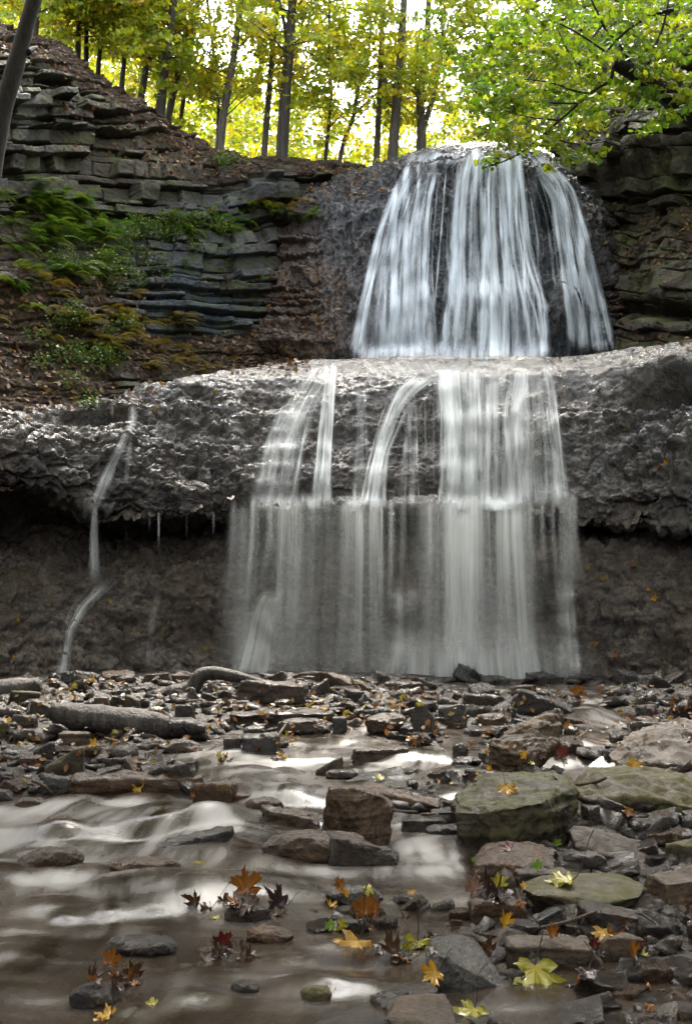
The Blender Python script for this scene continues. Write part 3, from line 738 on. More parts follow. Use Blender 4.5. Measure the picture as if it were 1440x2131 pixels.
rock_outline([(1085, 1848, .10), (1130, 1832, .2), (1200, 1824, .3), (1290, 1826, .3), (1340, 1848, .2), (1330, 1866, .08), (1270, 1880, 0), (1220, 1884, -.02), (1160, 1868, -.02), (1110, 1862, .02), (1150, 1905, .14), (1290, 1910, .12)], 'mossy',
             'wide flat mossy slab with a yellow-green leaf on top and black hollow beneath', thick=.12, seed=16, rough=.5)
rock_outline([(1187, 1735, .05), (1196, 1722, .1), (1215, 1724, .14), (1300, 1750, .14), (1385, 1775, .14), (1387, 1796, .04), (1330, 1796, -.01), (1260, 1782, -.03), (1200, 1765, -.01)], 'dry',
             'long smooth brown stone like a loaf sloping down behind the green slab', thick=.12, seed=17, rough=.5, soft=4)
rock_outline([(990, 1800, .04), (1020, 1764, .2), (1060, 1757, .24), (1120, 1760, .26), (1150, 1772, .22), (1154, 1802, .08), (1130, 1825, .02), (1060, 1838, -.02), (1045, 1800, -.04), (992, 1830, .02)], 'brown',
             'blocky brown stone with a red leaf lying on its flat top', thick=.15, seed=18, rough=.8, levels=4)
rock_outline([(885, 1990, .03), (900, 1957, .12), (960, 1950, .16), (1000, 1975, .14), (1038, 2025, .1), (1035, 2052, .02), (980, 2060, -.02), (900, 2040, -.03), (925, 1990, -.02)], 'blue',
             'grey stone with a pale yellow patch behind the tilted yellow leaves', thick=.1, seed=19, rough=.6, levels=4)
rock_outline([(802, 2120, 0), (830, 2085, .07), (890, 2078, .10), (940, 2095, .10), (950, 2140, 0), (860, 2160, -.03)], 'dry',
             'brown gritty stone at the bottom edge of the picture', thick=.1, seed=20, rough=.7, levels=4)

KR = [
 # x0 x1 r0 r1 kind mat label
 (32, 100, 1432, 1468, 'block', 'mossy', 'mossy block beside the short log end at the pool edge'),
 (78, 146, 1455, 1494, 'wedgel', 'mossy', 'green mossy stone propped against the upper end of the thick log'),
 (40, 93, 1482, 1520, 'block', 'wet', 'dark square stone just left of the log end'),
 (-5, 38, 1503, 1532, 'slab', 'mossy', 'pale greenish slab cut by the left edge above the white water'),
 (138, 198, 1520, 1552, 'block', 'dry', 'dry tan stone under the middle of the thick log'),
 (157, 232, 1511, 1530, 'slab', 'dry', 'pale flat slab lying right against the thick log'),
 (83, 130, 1540, 1582, 'wedger', 'wet', 'dark wedge stone behind the big mossy lump at the left shore'),
 (107, 188, 1550, 1619, 'wedger', 'mossy', 'big mossy lump with wet brown leaves heaped on its side'),
 (58, 103, 1572, 1597, 'slab', 'brown', 'thin brown flake at the water edge below the dark wedge stone'),
 (300, 421, 1582, 1630, 'wedger', 'wet', 'dark wedge rising to the right on top of the long wet slab'),
 (157, 432, 1620, 1657, 'slab', 'brown', 'long flat brown slab with white water spilling over its end'),
 (411, 498, 1623, 1680, 'block', 'brown', 'brown angular block at the right end of the long wet slab'),
 (105, 173, 1612, 1647, 'block', 'blue', 'small blue-grey wet stone where the water curls round'),
 (-6, 48, 1642, 1676, 'round', 'wet', 'wet rounded stone cut by the left edge in the white water'),
 (50, 118, 1660, 1695, 'round', 'brown', 'brown stone half drowned near the left edge'),
 (253, 293, 1418, 1454, 'pyr', 'blue', 'pale pointed stone standing at the foot of the brown wall'),
 (200, 258, 1437, 1450, 'slab', 'wet', 'thin dark slab in shallow water left of the pale pointed stone'),
 (209, 238, 1450, 1471, 'block', 'dry', 'small tan cube in front of the pale pointed stone'),
 (235, 274, 1470, 1487, 'block', 'blue', 'pale wet stone touching the upper side of the log'),
 (270, 302, 1442, 1484, 'wedgel', 'mossy', 'greenish sloping stone above the log and left of the curved branch'),
 (370, 414, 1463, 1500, 'block', 'wet', 'dark cubic stone under the curved branch'),
 (388, 428, 1427, 1462, 'pyr', 'wet', 'pointed dark stone inside the bend of the curved branch'),
 (333, 428, 1540, 1568, 'round', 'wet', 'low glistening stone below the black end of the log'),
 (233, 297, 1548, 1571, 'round', 'wet', 'low wet stone in the pool below the log'),
 (228, 278, 1575, 1602, 'block', 'wet', 'black broken stone holding dead leaves below the log'),
 (270, 304, 1572, 1618, 'wedgel', 'brown', 'brown stone with a thread of white water at its right side'),
 (212, 268, 1594, 1620, 'wedger', 'wet', 'glossy dark stone behind the long wet slab'),
 (497, 648, 1413, 1468, 'slab', 'wet', 'big glossy dark slab on the crest of the rubble bar'),
 (645, 688, 1408, 1454, 'wedger', 'wet', 'upright glossy stone beside the big dark slab on the crest'),
 (680, 738, 1396, 1438, 'wedgel', 'brown', 'tilted pointed slab standing highest on the rubble crest'),
 (622, 656, 1404, 1424, 'block', 'wet', 'small black stone at the end of the curved branch'),
 (777, 818, 1404, 1426, 'pyr', 'brown', 'little pyramid stone on the skyline of the rubble crest'),
 (817, 881, 1416, 1441, 'block', 'brown', 'flat-topped brown stone between the little pyramid and the tilted flake'),
 (858, 908, 1406, 1434, 'wedgel', 'wet', 'dark flake tilted down to the right on the rubble crest'),
 (736, 778, 1416, 1441, 'wedgel', 'brown', 'brown wedge left of the little pyramid stone'),
 (720, 768, 1436, 1462, 'slab', 'wet', 'wet slab in the second row below the little pyramid stone'),
 (835, 914, 1447, 1525, 'pyr', 'wet', 'large dark rounded boulder standing in mid-rubble'),
 (906, 966, 1456, 1514, 'block', 'blue', 'blue-grey boulder leaning on the large dark boulder'),
 (757, 848, 1483, 1529, 'round', 'brown', 'smooth brown stone with water sliding over it'),
 (480, 694, 1478, 1512, 'slab', 'wet', 'very long dark slab lying level below the glossy crest slab'),
 (580, 694, 1493, 1528, 'round', 'wet', 'rounded dark stone under the end of the long level slab'),
 (692, 722, 1487, 1525, 'block', 'blue', 'small glistening stone at the end of the long level slab'),
 (714, 764, 1478, 1498, 'wedgel', 'brown', 'brown flake behind the smooth stone with sliding water'),
 (507, 588, 1528, 1569, 'slab', 'blue', 'flat grey wet slab tipped towards the stream'),
 (470, 508, 1530, 1568, 'block', 'wet', 'dark stone left of the flat grey wet slab'),
 (727, 851, 1557, 1588, 'slab', 'brown', 'brown slab with two small white falls over its front edge'),
 (657, 714, 1574, 1614, 'wedger', 'wet', 'dark wedge pointing left out of the white water'),
 (677, 744, 1602, 1622, 'round', 'wet', 'low shining stone in front of the dark wedge'),
 (747, 918, 1637, 1685, 'wedgel', 'brown', 'long brown slab sloping away behind the tall upright block'),
 (513, 594, 1662, 1690, 'round', 'brown', 'small smooth brown stone at the middle of the rapids'),
 (547, 671, 1682, 1723, 'wedgel', 'brown', 'brown stone pointing at the tall upright block from the left'),
 (887, 962, 1687, 1714, 'slab', 'wet', 'flat wet stone left of the flat mossy block'),
 (935, 968, 1544, 1582, 'round', 'wet', 'dark knob in the white water left of the tilted brown boulder'),
 (1062, 1191, 1432, 1492, 'wedgel', 'wet', 'large black wet rock with a sharp ridge and orange leaves at its end'),
 (1053, 1108, 1424, 1446, 'block', 'brown', 'small brown stone with leaves behind the black ridged rock'),
 (1240, 1291, 1426, 1454, 'round', 'wet', 'glistening low stone at the pool edge near the right wall'),
 (1282, 1358, 1426, 1464, 'pyr', 'wet', 'brown pointed rock at the pool edge near the right wall'),
 (1297, 1404, 1495, 1552, 'block', 'blue', 'blue-grey block below the orange leaf drift'),
 (958, 1031, 1602, 1630, 'slab', 'wet', 'wet flat stone behind the flat mossy block'),
 (1003, 1058, 1463, 1489, 'wedger', 'wet', 'small dark stone left of the black ridged rock'),
 (985, 1048, 1484, 1512, 'round', 'brown', 'brown stone with water round it above the tilted brown boulder'),
 (1225, 1302, 1658, 1712, 'wedgel', 'wet', 'dark slate stone between the flat mossy block and the green-tinged boulder'),
 (1196, 1232, 1663, 1722, 'block', 'wet', 'black stone in the gap beside the flat mossy block'),
 (1362, 1434, 1746, 1799, 'block', 'mossy', 'green stone at the low end of the loaf-shaped stone'),
 (1063, 1174, 1815, 1849, 'slab', 'dry', 'thin grey slab with a curled green leaf in front of the blocky brown stone'),
 (1325, 1500, 1820, 1886, 'slab', 'dry', 'long grey slab running out of the right edge beside the green slab'),
 (1157, 1244, 1770, 1812, 'round', 'wet', 'glistening wet stone between the red-leaf block and the loaf-shaped stone'),
 (965, 1084, 1880, 1919, 'slab', 'brown', 'wet brown slab under the pile of pink and black leaves'),
 (1088, 1148, 1890, 1925, 'wedger', 'blue', 'small pale stone under the edge of the green slab'),
 (1038, 1228, 1966, 2019, 'slab', 'dry', 'flat brown slab just above the biggest yellow leaf'),
 (1207, 1322, 1948, 1999, 'round', 'dry', 'low grey stone with the upright yellow leaf'),
 (1190, 1395, 1890, 1950, 'wedgel', 'wet', 'dark jagged rock in the shade under the green slab'),
 (1398, 1470, 1913, 1966, 'round', 'dry', 'rounded brown stone cut by the right edge in the shade'),
 (552, 772, 1738, 1799, 'round', 'brown', 'long rounded brown stone with white water along its top'),
 (680, 828, 1738, 1802, 'wedgel', 'wet', 'black stone carrying the tall upright block'),
 (677, 795, 1850, 1885, 'round', 'blue', 'shiny grey pebble with a curled leaf on its back'),
 (703, 771, 1912, 1945, 'round', 'wet', 'dark small stone under the red-brown leaf'),
 (520, 614, 1934, 1965, 'round', 'brown', 'ochre stone with water pulled over it'),
 (767, 904, 2060, 2102, 'wedger', 'wet', 'wet dark stone with a white ripple behind the gritty bottom stone'),
 (490, 548, 2046, 2072, 'round', 'wet', 'drowned dark stone in the lower middle of the water'),
 (630, 694, 2056, 2090, 'round', 'mossy', 'drowned olive stone in the lower middle of the water'),
 (478, 572, 1886, 1922, 'round', 'wet', 'wet stone under the upright orange leaf'),
 (882, 952, 1718, 1745, 'round', 'wet', 'dark smooth stone beside the small chute'),
 (833, 922, 1698, 1736, 'slab', 'wet', 'wet ledge stone above the small chute'),
 (60, 194, 1766, 1816, 'round', 'brown', 'domed brown stone with water sheeting round it near the left edge'),
 (245, 384, 1790, 1822, 'round', 'brown', 'long low stone in the white water right of the domed stone'),
 (345, 492, 1725, 1776, 'wedger', 'wet', 'glistening slanted stone at the edge of the white rapids'),
 (238, 384, 1956, 1990, 'round', 'wet', 'long wet stone just breaking the dark water'),
 (170, 275, 2058, 2104, 'round', 'wet', 'wet stone under the brown leaf heap near the bottom left corner'),
 (123, 188, 1698, 1718, 'round', 'brown', 'small brown stone drowned in the upper left rapids'),
 (480, 560, 1652, 1668, 'slab', 'brown', 'drowned brown slab in the rapids beside the angular block'),
]
for k in KR:
    big = (k[1] - k[0]) > 110
    rock(*k, name='boulder' if big else 'stone', depth=.55 if big else .75)

# rubble: smaller stones between the big ones, copies of a few shapes
PROTO = []
for i in range(14):
    rng = np.random.default_rng(500 + i)
    kind = ['block', 'slab', 'wedgel', 'round', 'slab', 'wedger', 'pyr'][i % 7]
    p = rock_points(kind, rng) * [.5, .4, .5 if kind != 'slab' else .25]
    V, T = hull_mesh(p, 3, 1.0, 600 + i, 1.0, 2 if kind != 'round' else 4)
    me = bpy.data.meshes.new('rubble_stone'); me.from_pydata(V.tolist(), [], T.tolist()); me.update()
    me.polygons.foreach_set('use_smooth', np.ones(len(T), bool))
    PROTO.append((me, V, T))
MATMESH = {}
def proto_mesh(i, mat):
    if (i, mat) not in MATMESH:
        m = PROTO[i][0].copy(); m.materials.clear(); m.materials.append(M[mat]); MATMESH[(i, mat)] = m
    return MATMESH[(i, mat)]

ZONES = [  # polygon box in the photo, how many, size px, materials, label, group
    ((-10, 1440, 1416, 1440), 62, (26, 80), ['wet', 'wet', 'brown', 'blue'], 'small wet stone on the rubble crest at the foot of the lower fall', 'stones on the rubble crest'),
    ((0, 460, 1440, 1560), 34, (26, 70), ['wet', 'brown', 'wet', 'mossy'], 'small stone in the rubble round the thick log', 'stones round the log'),
    ((460, 960, 1440, 1540), 42, (28, 80), ['wet', 'wet', 'brown', 'blue'], 'small dark stone in the middle of the rubble bar', 'stones in the middle rubble'),
    ((960, 1440, 1445, 1600), 40, (28, 84), ['wet', 'wet', 'brown', 'blue'], 'small dark stone in the rubble near the tilted brown boulder', 'stones near the tilted boulder'),
    ((0, 330, 1560, 1660), 18, (30, 74), ['wet', 'brown', 'wet'], 'small wet stone at the shore of the upper rapids', 'stones at the rapids shore'),
    ((820, 1000, 1600, 1720), 12, (34, 76), ['wet', 'brown'], 'small wet stone between the upright block and the mossy block', 'stones between the two blocks'),
    ((1150, 1440, 1690, 1830), 22, (40, 90), ['wet', 'brown', 'wet'], 'small stone in the runnels behind the green slab', 'stones in the runnels'),
    ((1180, 1440, 1890, 2110), 28, (50, 130), ['wet', 'wet', 'brown'], 'dark stone in the shaded bank below the green slab', 'stones in the shaded bank'),
    ((640, 1060, 1870, 1960), 12, (30, 64), ['wet', 'wet', 'brown'], 'wet pebble among the leaves in the shallow water', 'pebbles among the leaves'),
]
rz = np.random.default_rng(44)
for (x0, x1, r0, r1), n, (s0, s1), mats, label, grp in ZONES:
    for _ in range(n):
        for _try in range(12):
            px, row = rz.uniform(x0, x1), rz.uniform(r0, r1)
            if blobs(np.array(px), np.array(row), RUN) < .55: break
        b = bed_hit(px, row); sz = rz.uniform(s0, s1) / F * b[1]
        i = int(rz.integers(len(PROTO))); mat = mats[int(rz.integers(len(mats)))]
        o = bpy.data.objects.new('stone', proto_mesh(i, mat)); COL.objects.link(o)
        s = sz * rz.uniform(.8, 1.15, 3) * [1, 1, .9]
        e = Euler((rz.normal() * .18, rz.normal() * .18, rz.uniform(0, 6.28)))
        o.rotation_euler = e; o.scale = s; o.location = (b[0], b[1] + sz * .3, b[2] - sz * .08)
        tag(o, label, 'rock', grp)
        Mx = np.array(Matrix.LocRotScale(o.location, e, Vector(s)))
        V = PROTO[i][1] @ Mx[:3, :3].T + Mx[:3, 3]
        reg(o, V, PROTO[i][2])

# finer rubble, too many pieces to count
LOW = []
for i in range(8):
    g = np.random.default_rng(700 + i)
    LOW.append(hull_mesh(rock_points(['block', 'slab', 'wedgel', 'slab', 'pyr', 'wedger', 'block', 'round'][i], g) * [.5, .4, .4 if i % 2 else .25], 1, 1.0, 710 + i, 1.4, 0))
g = np.random.default_rng(720); VV, FF, n0 = [], [], 0
for (x0, x1, r0, r1, n, s0, s1) in [(-30, 1470, 1414, 1470, 900, 12, 44), (-30, 1470, 1450, 1560, 800, 12, 52), (-30, 420, 1550, 1660, 160, 14, 52), (820, 1470, 1550, 1720, 260, 14, 60), (1000, 1470, 1700, 2140, 420, 14, 90), (640, 1060, 1840, 2060, 130, 10, 50), (380, 660, 1880, 2000, 60, 10, 30)]:
    px = g.uniform(x0, x1, n); rw = g.uniform(r0, r1, n)
    keep = g.random(n) > 1.5 * blobs(px, rw, RUN)
    for a_, b_ in zip(px[keep], rw[keep]):
        h = bed_hit(a_, b_); sz = (s0 + (s1 - s0) * g.random() ** 1.6) / F * h[1]
        V0, T0 = LOW[int(g.integers(8))]
        e = np.array(Euler((g.normal() * .3, g.normal() * .3, g.uniform(0, 6.28))).to_matrix())
        VV.append((V0 * sz * g.uniform(.7, 1.2, 3)) @ e.T + h - [0, 0, sz * .08]); FF.append(T0 + n0); n0 += len(V0)
RV, RT = np.concatenate(VV), np.concatenate(FF)
tag(link('rubble', RV, RT, M['rubble'], smooth=False), kind='stuff'); reg(None, RV, RT)

# ------------------------------------------------------------------ stream surface
wx = np.linspace(-6, 6, 420); wy = np.concatenate([np.linspace(-3, 2.2, 30), np.linspace(2.22, 8, 420), np.linspace(8.05, 17.4, 200)])
WX, WY = np.meshgrid(wx, wy, indexing='ij')
WZ = zw(WX, WY)
q = np.stack([WX, WY, WX * 0], -1)
hump = 0
for (hx, hy, w, dp, zt) in HUMPS:
    hump = hump
gz = np.gradient(WZ, wy, axis=1)
foam = np.clip(gz * 3.2, 0, 1)
# foam trails run on downstream of each step (towards the camera)
tr = foam.copy()
for j in range(len(wy) - 2, -1, -1):
    dy = wy[j + 1] - wy[j]
    tr[:, j] = np.maximum(tr[:, j], tr[:, j + 1] * math.exp(-dy / .55))
    if j % 3 == 0: tr[1:-1, j] = .25 * tr[:-2, j] + .5 * tr[1:-1, j] + .25 * tr[2:, j]
patchy = .5 + .5 * fbm(q * [1.1, .8, 1], 3, seed=131) * 1.6
cc = np.exp(-((WX - np.interp(WY, [2, 5, 6.5, 8, 10, 13, 17], [-1.2, -.8, -.35, .1, .45, .9, 1.4])) / np.interp(WY, [2, 5, 7, 10, 17], [1.3, 1.3, .8, .9, 1.6])) ** 2)
near = np.interp(WY, [2.5, 3.4, 4.4, 5.2, 20], [.12, .22, .55, 1, 1])
XP, RP = pix(np.stack([WX, np.maximum(WY, .5), WZ], -1))
wq = np.stack([XP / 90, RP / 16, XP * 0], -1)
foam = np.clip(blobs(XP + 60 * fbm(wq, 3, seed=140), RP + 26 * fbm(wq * [.6, .5, 1], 3, seed=141), WHITE), 0, 1) * np.clip(.75 + .5 * tr, 0, 1.1)
foam = np.clip(np.where(WY > 1.5, foam * .68, 0) + np.interp(WY, [3.0, 4.2, 6], [.07, .13, .16]) * (.6 + .8 * sstep(1.2, -.6, WX)), 0, .66)
for (hx, hr, sw, sd, hh) in [(1240, 1492, .22, .5, .06), (540, 1632, .18, .25, .05), (600, 1655, .3, .3, .035), (300, 1720, .45, .3, .04), (120, 1700, .35, .25, .03), (880, 1590, .2, .35, .02), (800, 1508, .16, .4, .05), (460, 1750, .25, .2, .035), (90, 1770, .12, .14, .03), (880, 1765, .15, .25, .02), (960, 1780, .08, .2, .04), (420, 2055, .12, .10, .02), (700, 2085, .10, .08, .02)]:
    hp = at(hx, hr, bed_hit(hx, hr)[1])
    WZ = WZ + hh * np.exp(-((WX - hp[0]) / sw) ** 2 - ((WY - hp[1] - .1) / sd) ** 2)
# drowned stones lift the surface; it runs white down their near side
g = np.random.default_rng(155); dome = 0 * WX; lee = 0 * WX
for (x0, x1, r0, r1, n, h0, h1) in [(-40, 640, 1655, 1850, 26, .018, .050), (430, 960, 1545, 1660, 14, .02, .045), (-40, 700, 1850, 2110, 24, .008, .020), (960, 1300, 1440, 1600, 12, .03, .06), (640, 960, 1960, 2060, 8, .006, .014)]:
    for _ in range(n):
        hx, hr = g.uniform(x0, x1), g.uniform(r0, r1)
        hp = at(hx, hr, bed_hit(hx, hr)[1]); hh = g.uniform(h0, h1); sx = hh * g.uniform(2.6, 5.0) + .02; sy = sx * g.uniform(.8, 1.5)
        e = np.exp(-((WX - hp[0]) / sx) ** 2 - ((WY - hp[1]) / sy) ** 2)
        dome = np.maximum(dome, hh * e)
        lee = np.maximum(lee, (g.uniform(.35, .8) if r1 < 1850 or r0 == 1655 else g.uniform(.15, .38)) * np.exp(-((WX - hp[0] + sx * .25) / (sx * (1.1 if r0 < 1850 else 2.2))) ** 2 - ((WY - hp[1] + sy * 1.15) / (sy * .75)) ** 2))
WZ = WZ + dome
foam = np.clip(np.maximum(foam * (1 - .6 * np.clip(dome / .03, 0, 1)), lee), 0, .68)
WZ = WZ + .010 * fbm(q * [2.2, 3.2, 1], 3, seed=133) + .012 * foam * fbm(q * [3, 1.5, 1], 2, seed=135) - .01
uv = np.stack([WX + .25 * fbm(q * .9, 3, seed=137), WY + .2 * fbm(q * 1.1, 3, seed=138)], -1).reshape(-1, 2)
o = link('stream_water', np.stack([WX, WY, WZ], -1).reshape(-1, 3), grid_faces(*WX.shape), M['stream'], attrs={'foam': foam}, uv=uv)
tag(o, kind='structure')

# ------------------------------------------------------------------ one tree of surfaces for pixel picks
vs, fs, n0 = [], [], 0
for V, T in BV + ROCKV + [(Psurf.reshape(-1, 3), grid_faces(*Pbed.shape[:2]))]:
    vs.append(V); fs += (np.asarray(T) + n0).tolist(); n0 += len(V)
ALL = BVHTree.FromPolygons(np.concatenate(vs).tolist(), fs)
O = Vector((0, 0, CAMZ))
def hit(px, row):
    d = ray(px, row); d = d / np.linalg.norm(d)
    r = ALL.ray_cast(O, Vector(d))
    if r[0] is None: return None, None
    n = r[1]
    if n.dot(Vector(d)) > 0: n = -n
    return np.array(r[0]), np.array(n)
vs, fs, n0 = [], [], 0
for V, T in BV:
    vs.append(V); fs += (np.asarray(T) + n0).tolist(); n0 += len(V)
WALLS = BVHTree.FromPolygons(np.concatenate(vs).tolist(), fs)
def wall_hit(px, row):
    d = ray(px, row); d = d / np.linalg.norm(d)
    r = WALLS.ray_cast(O, Vector(d))
    return (np.array(r[0]) if r[0] is not None else None)

# ------------------------------------------------------------------ falling water
def sheet(name, parent, edges, dens, mat='veil', off=.16, fall=False, colf=None, top_fade=.06, bot_fade=.06, seed=0, smooth=6, edge=.22, Y0=None, lean=.0):
    e = np.array(edges, float)      # row, left, right
    L = e[-1, 0] - e[0, 0]
    nv = max(int(L / 5), 8); wpx = (e[:, 2] - e[:, 1]).max(); nu = int(np.clip(wpx / 2.5, 7, 320))
    rows = np.linspace(e[0, 0], e[-1, 0], nv)
    def sm(k):
        v = np.interp(rows, e[:, 0], k); v2 = v.copy()
        for _ in range(8): v2[1:-1] = (v2[:-2] + 2 * v2[1:-1] + v2[2:]) / 4
        return v2
    l, r = sm(e[:, 1]), sm(e[:, 2])
    s = np.linspace(0, 1, nu)
    PX = l[None] + (r - l)[None] * s[:, None]; PR = np.repeat(rows[None], nu, 0)
    if fall:
        t = np.linspace(0, 1, nv)
        lipr = lambda x: float(np.interp(x, [0, 190, 240, 400, 520, 1100, 1160, 1260], [994, 1055, 1060, 1066, 1059, 1059, 1064, 1084]))
        Yt = np.array([(min(wall_hit(x, lipr(x) - k)[1] for k in (1, 4, 8)) if Y0 is None else Y0) for x in PX[:, 0]])
        for _ in range(6): Yt[1:-1] = (Yt[:-2] + Yt[1:-1] * 2 + Yt[2:]) / 4
        YY = Yt[:, None] - off - lean * np.sqrt(t)[None] + .03 * vnoise(np.stack([PX / 40, PR / 400, PX * 0], -1), seed)
    else:
        YY = np.zeros_like(PX)
        for i in range(nu):
            for j in range(nv):
                h = wall_hit(PX[i, j], PR[i, j]); YY[i, j] = h[1] if h is not None else np.nan
        m = np.nanmedian(YY); YY = np.where(np.isnan(YY), m, YY)
        for _ in range(smooth):
            Q = YY.copy(); Q[1:-1] = (YY[:-2] + 2 * YY[1:-1] + YY[2:]) / 4; YY = Q
            Q = YY.copy(); Q[:, 1:-1] = (YY[:, :-2] + 2 * YY[:, 1:-1] + YY[:, 2:]) / 4; YY = Q
        YY = YY - off
    P = at(PX, PR, YY)
    tt = np.linspace(0, 1, nv)[None]; ss = s[:, None]
    wob = edge * (1 + (.0 if fall else .5) * vnoise(np.stack([PR / 30, PR * 0 + seed, PX * 0], -1), seed))
    D = dens * sstep(0, 1, np.clip(ss / wob, 0, 1)) * sstep(0, 1, np.clip((1 - ss) / wob, 0, 1))
    D = D * sstep(0, top_fade + 1e-4, tt) * sstep(0, bot_fade + 1e-4, 1 - tt)
    if colf is not None: D = D * colf(PX, PR)
    Yb = float(np.median(YY)); u = (PX - PX.mean()) / F * Yb + seed * 3.1; v = -(PR - rows[0]) / F * Yb + seed * 1.7
    # lengths along the face, so streaks stay straight down the flow
    u = np.repeat((np.linspace(0, 1, nu) * wpx / F * Yb + seed * 3.1)[:, None], nv, 1)
    return link(name, P.reshape(-1, 3), grid_faces(nu, nv), M[mat], parent, attrs={'dens': D}, uv=np.stack([u, v], -1).reshape(-1, 2))

w1 = empty('waterfall', 'tall white upper waterfall fanning down the grey-blue rock face below the trees', 'waterfall', at(1000, 740, 21))
def rel(parent, o):
    o.matrix_parent_inverse = Matrix.Translation(-Vector(parent.location)); return o
def strand(parent, *a, **k):
    o = sheet('strand', parent, *a, **k); return rel(parent, o)
def fan(parent, L, Rr, n, seed, w=(5, 16), dens=(.35, .85), mat='veil', off=.2, r0=None, r1=None, jit=.3, edge=.45, smooth=8):
    """n thin strands between the two edge curves (row, px)"""
    g = np.random.default_rng(seed); L = np.array(L, float); Rr = np.array(Rr, float)
    ra, rb = L[0, 0], L[-1, 0]
    for k in range(n):
        s0 = (k + g.uniform(.1, .9)) / n; a_ = ra + (rb - ra) * g.uniform(0, jit) * g.random(); b_ = rb - (rb - ra) * g.uniform(0, jit) * (g.random() > .6) * .8
        rows = np.linspace(a_, b_, 7); ww = g.uniform(*w) * np.linspace(.7, 1.25, 7) * g.uniform(.8, 1.2, 7)
        ss = np.clip(s0 + np.cumsum(g.normal(0, .018, 7)), .02, .98)
        l = np.interp(rows, L[:, 0], L[:, 1]); r = np.interp(rows, Rr[:, 0], Rr[:, 1]); c = l + (r - l) * ss
        rel(parent, sheet('strand', parent, list(zip(rows, c - ww / 2, c + ww / 2)), g.uniform(*dens), mat, off + g.uniform(0, .06), seed=seed * 50 + k, edge=edge, top_fade=.12, bot_fade=.10, smooth=smooth))
def thin(PX, PR): return np.clip(.62 + 1.0 * vnoise(np.stack([PX / 13, PR / 260, PX * 0 + 2.2], -1), 15) + .35 * vnoise(np.stack([PX / 5, PR / 200, PX * 0], -1), 16), .22, 1.15)
UL = [(330, 850), (400, 812), (480, 784), (560, 764), (640, 748), (748, 730)]; UR = [(330, 915), (400, 896), (480, 890), (560, 888), (640, 896), (748, 904)]
strand(w1, [(r, a_, b_) for (r, a_), (_, b_) in zip(UL, UR)], .72, colf=thin, seed=1, edge=.10, off=.20)
strand(w1, [(440, 800, 885), (560, 775, 884), (640, 755, 896), (748, 735, 903)], .6, colf=thin, seed=2, off=.26, edge=.12, top_fade=.3)
fan(w1, UL, UR, 18, 3, (6, 26), (.35, .95))
fan(w1, [(340, 872), (450, 800), (560, 760), (748, 722)], [(340, 925), (450, 905), (560, 900), (748, 915)], 10, 20, (5, 13), (.3, .55), jit=.6, edge=.5)
fan(w1, [(320, 950), (450, 920), (640, 900), (748, 892)], [(320, 1095), (450, 1120), (640, 1160), (748, 1165)], 10, 21, (5, 13), (.3, .55), off=.3, jit=.6, smooth=14, edge=.5)
fan(w1, [(335, 885), (450, 872), (650, 860)], [(335, 935), (450, 925), (650, 905)], 5, 4, (4, 8), (.4, .7))
ML_, MR_ = [(297, 965), (350, 942), (450, 932), (560, 925), (640, 915), (748, 900)], [(297, 1080), (350, 1090), (450, 1100), (560, 1114), (640, 1142), (748, 1150)]
strand(w1, [(r, a_, b_) for (r, a_), (_, b_) in zip(ML_, MR_)], .80, colf=thin, seed=5, edge=.08, top_fade=.03, off=.30, smooth=14)
strand(w1, [(305, 1035, 1085), (360, 1042, 1092), (460, 1058, 1102), (560, 1066, 1115), (620, 1062, 1140), (748, 1045, 1150)], .95, colf=thin, seed=6, off=.34, smooth=14)
strand(w1, [(296, 985, 1040), (340, 960, 1015), (420, 945, 995), (560, 935, 985), (650, 922, 990), (748, 904, 990)], .9, colf=thin, seed=7, off=.34, smooth=14)
strand(w1, [(580, 968, 1130), (640, 958, 1142), (700, 955, 1148), (748, 955, 1150)], .8, colf=thin, seed=8, off=.42, top_fade=.3, smooth=14)
fan(w1, ML_, MR_, 24, 9, (7, 30), (.35, .95), off=.34, smooth=14)
QL, QR = [(312, 1085), (345, 1105), (375, 1140), (430, 1155), (500, 1160), (580, 1172), (650, 1186), (735, 1190)], [(312, 1115), (345, 1155), (375, 1190), (430, 1208), (500, 1226), (580, 1246), (650, 1262), (735, 1282)]
strand(w1, [(r, a_, b_) for (r, a_), (_, b_) in zip(QL, QR)], .75, colf=thin, seed=10, edge=.2, off=.18)
fan(w1, QL, QR, 11, 11, (8, 26), (.35, .8), off=.2)
fan(w1, [(330, 1075), (450, 1100), (600, 1120)], [(330, 1120), (450, 1165), (600, 1180)], 6, 12, (3, 7), (.25, .5))
strand(w1, [(303, 850, 1000), (325, 840, 990), (350, 835, 965)], .6, seed=13, off=.10, top_fade=.3, bot_fade=.4)
strand(w1, [(700, 735, 1150), (750, 728, 1152)], .6, seed=14, off=.45, top_fade=.7, edge=.1)

